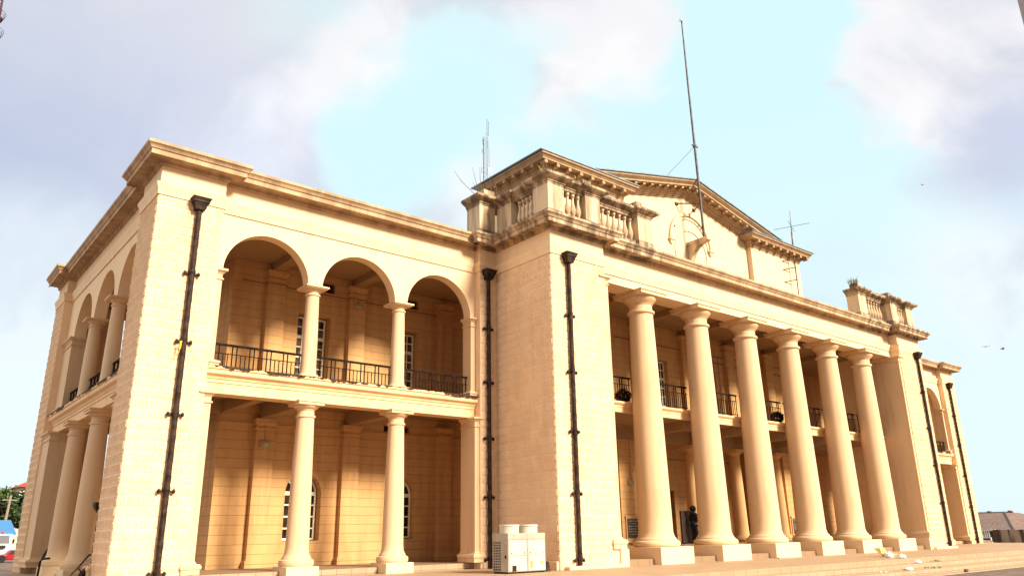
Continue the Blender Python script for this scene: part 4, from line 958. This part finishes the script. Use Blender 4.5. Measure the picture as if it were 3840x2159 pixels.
build('post', MB().tube([(-.62, .95, .36), (-.62, .95, .22)], .02, 8).tube([(-.16, 1.62, .50), (-.16, 1.62, .22)], .015, 6), 'black_iron', hd_)
bg_ = MB(); bg_.lathe(.16, 8.0, [(.08, .50), (.13, .56), (.15, .68), (.10, .84), (.03, .98)], 16); build('sack', bg_, 'black_cloth', org=(.12, 8, .42), label='dark stuffed sack behind a column of the left arcade', cat='sack')

# ------------------------------------------------------------------ left background
tk = empty('truck', (5.4, 60, -.2), 'white truck cab with orange roof beacon parked beyond the left corner', 'truck')
cab = MB(); cab.poly([(4.0, 60.3, .55), (4.0, 60.05, .95), (4.0, 60.25, 1.75), (4.0, 62.3, 1.78), (4.0, 62.3, .4), (4.0, 60.3, .4)], (2.0, 0, 0))
build('cab', cab, 'truck_white', tk, smooth=0, bevel=.05)
build('windscreen', MB().poly([(4.15, 60.04, 1.02), (5.85, 60.04, 1.02), (5.8, 60.21, 1.66), (4.2, 60.21, 1.66)], (0, -.02, 0)), 'windscreen', tk, smooth=0)
build('door_window', MB().poly([(6.005, 60.45, 1.02), (6.005, 61.3, 1.02), (6.005, 61.3, 1.66), (6.005, 60.5, 1.66)], (.02, 0, 0)), 'windscreen', tk, smooth=0)
build('bumper', MB().box(3.95, 59.85, .15, 6.05, 60.3, .5), 'truck_bumper', tk, smooth=0, bevel=.04)
build('grille', MB().box(4.4, 60.0, .6, 5.6, 60.1, .85), 'tyre_black', tk, smooth=0)
build('beacon', MB().lathe(5.3, 60.6, [(.12, 1.78), (.12, 1.92), (.06, 2.0)], 12), 'beacon_red', tk)
build('mirror', MB().box(6.05, 60.2, 1.0, 6.2, 60.32, 1.35), 'tyre_black', tk, smooth=0, bevel=.03)
for yy in (61.2, 65.5):
    for xx in (4.05, 5.6):
        w_ = MB(); t0 = MB().lathe(0, 0, [(.2, 0), (.42, .02), (.44, .1), (.44, .3), (.42, .36), (.2, .38)], 22); w_.add([(xx + v[2], yy + v[0], .24 + v[1]) for v in t0.v], t0.f); build('wheel', w_, 'tyre_black', tk)
build('load_bed', MB().box(4.0, 62.5, .45, 6.0, 68, 1.5), 'truck_white', tk, smooth=0, bevel=.03)
rc = empty('red_car', (4.6, 46, -.2), 'dark red parked car in front of the white truck', 'car')
build('body', MB().poly([(3.3, 46, -.02), (3.3, 46, .28), (4.0, 46, .34), (4.25, 46, .62), (5.2, 46, .62), (5.6, 46, .36), (5.9, 46, .30), (5.9, 46, -.02)], (0, 1.35, 0)), 'car_red', rc, smooth=0, bevel=.07)
build('side_window', MB().poly([(4.1, 45.985, .36), (5.45, 45.985, .37), (5.15, 45.985, .57), (4.32, 45.985, .57)], (0, .03, 0)), 'windscreen', rc, smooth=0)
for xx in (3.75, 5.35):
    w_ = MB(); t0 = MB().lathe(0, 0, [(.1, 0), (.24, .01), (.25, .1), (.25, .16)], 20); w_.add([(xx + v[0], 45.95 + v[2], .05 + v[1]) for v in t0.v], t0.f); build('wheel', w_, 'tyre_black', rc)
def house(name, x0, y0, x1, y1, ze, zr, z0, wallm, roofm, label, ridge='x', over=.4):
    o = empty(name, ((x0 + x1) / 2, (y0 + y1) / 2, z0), label, 'house')
    w_ = MB(); w_.box(x0, y0, z0, x1, y1, ze)
    xm, ym = (x0 + x1) / 2, (y0 + y1) / 2
    if ridge == 'hip': pass
    elif ridge == 'y': w_.poly([(x0, y0, ze), (x1, y0, ze), (xm, y0, zr - .1)], (0, y1 - y0, 0))
    else: w_.poly([(x0, y0, ze), (x0, y1, ze), (x0, ym, zr - .1)], (x1 - x0, 0, 0))
    build('wall', w_, wallm, o, smooth=0)
    r_ = MB(); s_ = (zr - ze)
    if ridge == 'y':
        k = over / ((x1 - x0) / 2) * s_
        for xa in (x0 - over, x1 + over): r_.poly([(xm, y0 - over, zr), (xa, y0 - over, ze - k), (xa, y0 - over, ze - k - .18), (xm, y0 - over, zr - .18)], (0, y1 - y0 + 2 * over, 0))
    elif ridge == 'hip':
        k = over / ((y1 - y0) / 2) * s_; e = ze - k; h_ = (y1 - y0) / 2 * .9
        a = [(x0 - over, y0 - over, e), (x1 + over, y0 - over, e), (x1 + over, y1 + over, e), (x0 - over, y1 + over, e), (x0 + h_, ym, zr), (x1 - h_, ym, zr)]
        r_.add(a, [(0, 1, 5, 4), (1, 2, 5), (2, 3, 4, 5), (3, 0, 4), (0, 3, 2, 1)])
    else:
        k = over / ((y1 - y0) / 2) * s_
        for ya in (y0 - over, y1 + over): r_.poly([(x0 - over, ym, zr), (x0 - over, ya, ze - k), (x0 - over, ya, ze - k - .18), (x0 - over, ym, zr - .18)], (x1 - x0 + 2 * over, 0, 0))
    build('roof', r_, roofm, o, smooth=0)
    for i in range(3):
        xx = x0 + (x1 - x0) * (i + .6) / 3.4; f = build('window', MB().box(xx, y0 - .05, z0 + (ze - z0) * .4, xx + .8, y0 + .02, z0 + (ze - z0) * .8), 'window_paint', o, smooth=0)
        build('pane', MB().box(xx + .06, y0 - .06, z0 + (ze - z0) * .44, xx + .74, y0 - .051, z0 + (ze - z0) * .76), 'dark_glass', f, smooth=0)
    return o
house('blue_roof_shed', -1.0, 66.5, 6.6, 75, 2.0, 3.1, -.2, 'house_wall', 'roof_blue', 'low shed with a sky blue sheet roof behind the white truck')
house('red_roof_house', 11.6, 104, 24, 114, 8.3, 10.6, -.2, 'house_wall', 'roof_red', 'house with a bright red roof rising behind the tree', 'hip', .6)
def tree(name, pos, h, rad, label, n=5200, seed=3):
    rd = random.Random(seed); o = empty(name, pos, label, 'tree', None)
    tk_ = MB(); P = Vector(pos); tk_.tube([P, P + Vector((.1, 0, h * .3)), P + Vector((.2, .1, h * .55))], [.35, .26, .18], 10)
    cl_ = [(Vector((0, 0, h * .68)), rad)]
    for i in range(9): a = rd.uniform(0, 6.28); q = Vector((math.cos(a) * rad * .8, math.sin(a) * rad * .7, h * rd.uniform(.45, .9))); cl_.append((q, rad * rd.uniform(.3, .55))); tk_.tube([P + Vector((.1, 0, h * .35)), P + q * .6 + Vector((0, 0, h * .15)), P + q], [.14, .08, .03], 6)
    build('trunk', tk_, 'bark', o)
    for nm, mt, cnt in (('crown', 'foliage', n), ('crown', 'foliage_light', n // 2)):
        mb = MB()
        for i in range(cnt):
            q, r = rd.choice(cl_); v = Vector((rd.gauss(0, 1), rd.gauss(0, 1), rd.gauss(0, 1))).normalized() * (rd.random() ** .4) * r; v.z *= .75
            p = P + q + v; a = Vector((rd.gauss(0, 1), rd.gauss(0, 1), rd.gauss(0, .6))).normalized() * rd.uniform(.16, .30); b_ = a.orthogonal().normalized(); b_.rotate(Matrix.Rotation(rd.uniform(0, 6), 3, a.normalized())); b_ *= a.length * .5
            mb.add([tuple(p - a), tuple(p + b_), tuple(p + a), tuple(p - b_)], [(0, 1, 2, 3)])
        build(nm, mb, mt, o, fix=False, smooth=0)
tree('tree', (9.0, 88, -.2), 7.6, 3.0, 'dense green broadleaf tree behind the blue roofed shed', seed=4)
tree('tree', (6.2, 90, -.2), 7.4, 3.2, 'green tree at the left frame edge beside the utility pole', seed=5)
up_ = empty('utility_pole', (7.0, 76, -.2), 'leaning wooden utility pole carrying three wires before the trees', 'utility pole')
build('pole', MB().tube([(7.05, 76, -.2), (7.3, 76, 5.6)], [.16, .11], 10), 'pole_wood', up_)
build('crossarm', MB().box(6.6, 75.9, 5.1, 7.9, 76.1, 5.2), 'pole_wood', up_, smooth=0)
for i in range(3): build('wire', MB().tube([(7.0 + i * .1, 76, 5.2 - i * .35), (-10, 74, 4.4 - i * .35), (-40, 72, 5.0 - i * .3)], .025, 5), 'black_iron', up_)

# ------------------------------------------------------------------ right background
bh = empty('brown_roof_house', (72, 12, -2), 'long house with a weathered brown sheet roof beyond the right end', 'house')
build('wall', MB().box(64, 5.2, -2, 78, 22, .95), 'stained_wall', bh, smooth=0)
rr = MB(); rr.add([(62, 4.0, .80), (80, 4.0, .80), (80, 24, .80), (62, 24, .80), (69.5, 7.0, 2.17), (69.5, 21, 2.17), (72.5, 7.0, 2.17), (72.5, 21, 2.17)],
    [(0, 4, 5, 3), (0, 1, 6, 4), (1, 2, 7, 6), (2, 3, 5, 7), (4, 6, 7, 5)])
ro = build('roof', rr, 'brown_roof_sheet', bh, smooth=0)
rd_ = MB(); rd_.tube([(71, 6.9, 2.2), (71, 21, 2.2)], .10, 6); rd_.tube([(69.5, 7.0, 2.2), (62, 4.0, .82)], .08, 6)
for i in range(9): rd_.box(70.85, 7 + i * 1.6, 2.22, 71.15, 7.25 + i * 1.6, 2.36)
build('ridge_cap', rd_, 'brown_roof_sheet', ro)
pw = build('perimeter_wall', MB().box(60.0, -14, -1.5, 60.3, 4.75, .88), 'stained_wall', org=(60, 0, -1.5), label='dark streaked boundary wall in front of the brown roofed house', cat='wall', smooth=0)
fn = empty('white_railing', (59.5, 5.1, -.2), 'short white slatted railing between the far pier and the boundary wall', 'railing')
build('rail', MB().box(59.45, 4.75, .80, 59.55, 5.6, .86).box(59.45, 4.75, .30, 59.55, 5.6, .36).box(59.45, 4.4, .90, 59.55, 4.9, .95), 'fence_white', fn, smooth=0)
for i in range(6): y = 4.8 + i * .14; build('slat', MB().box(59.42, y, .30, 59.47, y + .07, .86), 'fence_white', fn, smooth=0)
build('post', MB().box(59.45, 4.76, -.2, 59.55, 4.84, .3).box(59.45, 5.5, -.2, 59.55, 5.58, .3), 'fence_white', fn, smooth=0)
ld = MB()
for i in range(7): a = i * .9; ld.tube([(58.5 + .1 * i, 4.9, -.2), (58.5 + .1 * i + .3 * math.cos(a), 4.9 + .3 * math.sin(a), .15 + .05 * i)], .06, 5)
build('rubble', MB().box(57.9, 4.3, -.2, 59.0, 5.3, .02).frustum((58, 4.4, 58.9, 5.2), .02, (58.3, 4.6, 58.7, 5.0), .2), 'stained_wall', org=(58.4, 4.8, -.2), label='low heap of rubble at the foot of the boundary wall', cat='rubble', smooth=0)

# ------------------------------------------------------------------ telecom tower at the upper left edge, lamp post at the upper right edge, birds
TX, TY = -2.95, 67.3
tt = empty('telecom_tower', (TX, TY, -.2), 'tall dark red lattice telecom tower with railed platforms at the left frame edge', 'tower')
cn = [(-.55, -.55), (.55, -.55), (.55, .55), (-.55, .55)]
def half(z): return 2.2 - 1.7 * z / 56.0
for a in cn: build('leg', MB().tube([(TX + a[0] * 4, TY + a[1] * 4, -.2), (TX + a[0] * .9, TY + a[1] * .9, 58.0)], [.16, .07], 8), 'tower_red', tt)
lt = MB()
for i in range(40):
    z = i * 1.45
    def cr_(j, q): f = 4 - 3.1 * q / 58.0; return (TX + cn[j][0] * f, TY + cn[j][1] * f, q)
    for j in range(4): k = (j + 1) % 4; lt.tube([cr_(j, z), cr_(k, z + 1.45)], .035, 4); lt.tube([cr_(k, z), cr_(j, z + 1.45)], .035, 4)
build('lattice', lt, 'tower_red', tt)
for z in (53.05, 50.95, 48.6):
    rr_ = 1.15 if z > 52 else 1.28
    o = build('platform', MB().lathe(TX, TY, [(.35, z - .75), (rr_ * .82, z - .15), (rr_ * .86, z)], 14), 'tower_dark', tt, smooth=0)
    q = MB()
    for i in range(14): a = 2 * math.pi * i / 14; q.tube([(TX + rr_ * .86 * math.cos(a), TY + rr_ * .86 * math.sin(a), z), (TX + rr_ * math.cos(a), TY + rr_ * math.sin(a), z + .6)], .022, 5)
    for f, zz_ in ((1, .6), (.93, .3)): q.tube([(TX + rr_ * f * math.cos(2 * math.pi * i / 28), TY + rr_ * f * math.sin(2 * math.pi * i / 28), z + zz_) for i in range(29)], .022, 5)
    build('guard_rail', q, 'tower_red', o)
lp = empty('lamp_post', (4.265, -16.815, -.2), 'thick grey post cutting the upper right corner of the view', 'lamp post')
build('post', MB().tube([(4.265, -16.815, -.2), (4.265, -16.815, 9.0)], [.10, .10], 20), 'lamp_post_grey', lp)
build('foot', MB().lathe(4.265, -16.815, [(.2, -.2), (.2, -.16), (.13, -.12), (.13, .1)], 16), 'lamp_post_grey', lp)
def bird(pos, label, s=.28, rot=0.0):
    mb = MB(); p = Vector(pos); f = Vector((math.cos(rot), math.sin(rot), 0)); l_ = Vector((-f.y, f.x, 0))
    mb.tube([p - f * s * .5, p - f * s * .2, p + f * s * .2, p + f * s * .5], [.01, s * .14, s * .13, .01], 8)
    for sg in (-1, 1):
        a, b_, c_ = p + f * s * .15, p + l_ * sg * s * .55 + f * s * .15 + Vector((0, 0, s * .25)), p + l_ * sg * s * 1.1 - f * s * .1 + Vector((0, 0, s * .12))
        mb.poly([a, b_, c_, p - f * s * .2 + l_ * sg * s * .3], (0, 0, -.012))
    build('bird', mb, 'bird_grey', org=pos, label=label, cat='bird', smooth=0)
bird((61.7, 3.3, 14.5), 'small bird in flight, left one of the pair over the right roof', .3, .6)
bird((62.7, 2.5, 14.3), 'small bird in flight, right one of the pair over the right roof', .34, 2.2)
bird((55.5, 3.3, 26.6), 'tiny lone bird high in the sky under the lavender cloud', .2, 1.2)
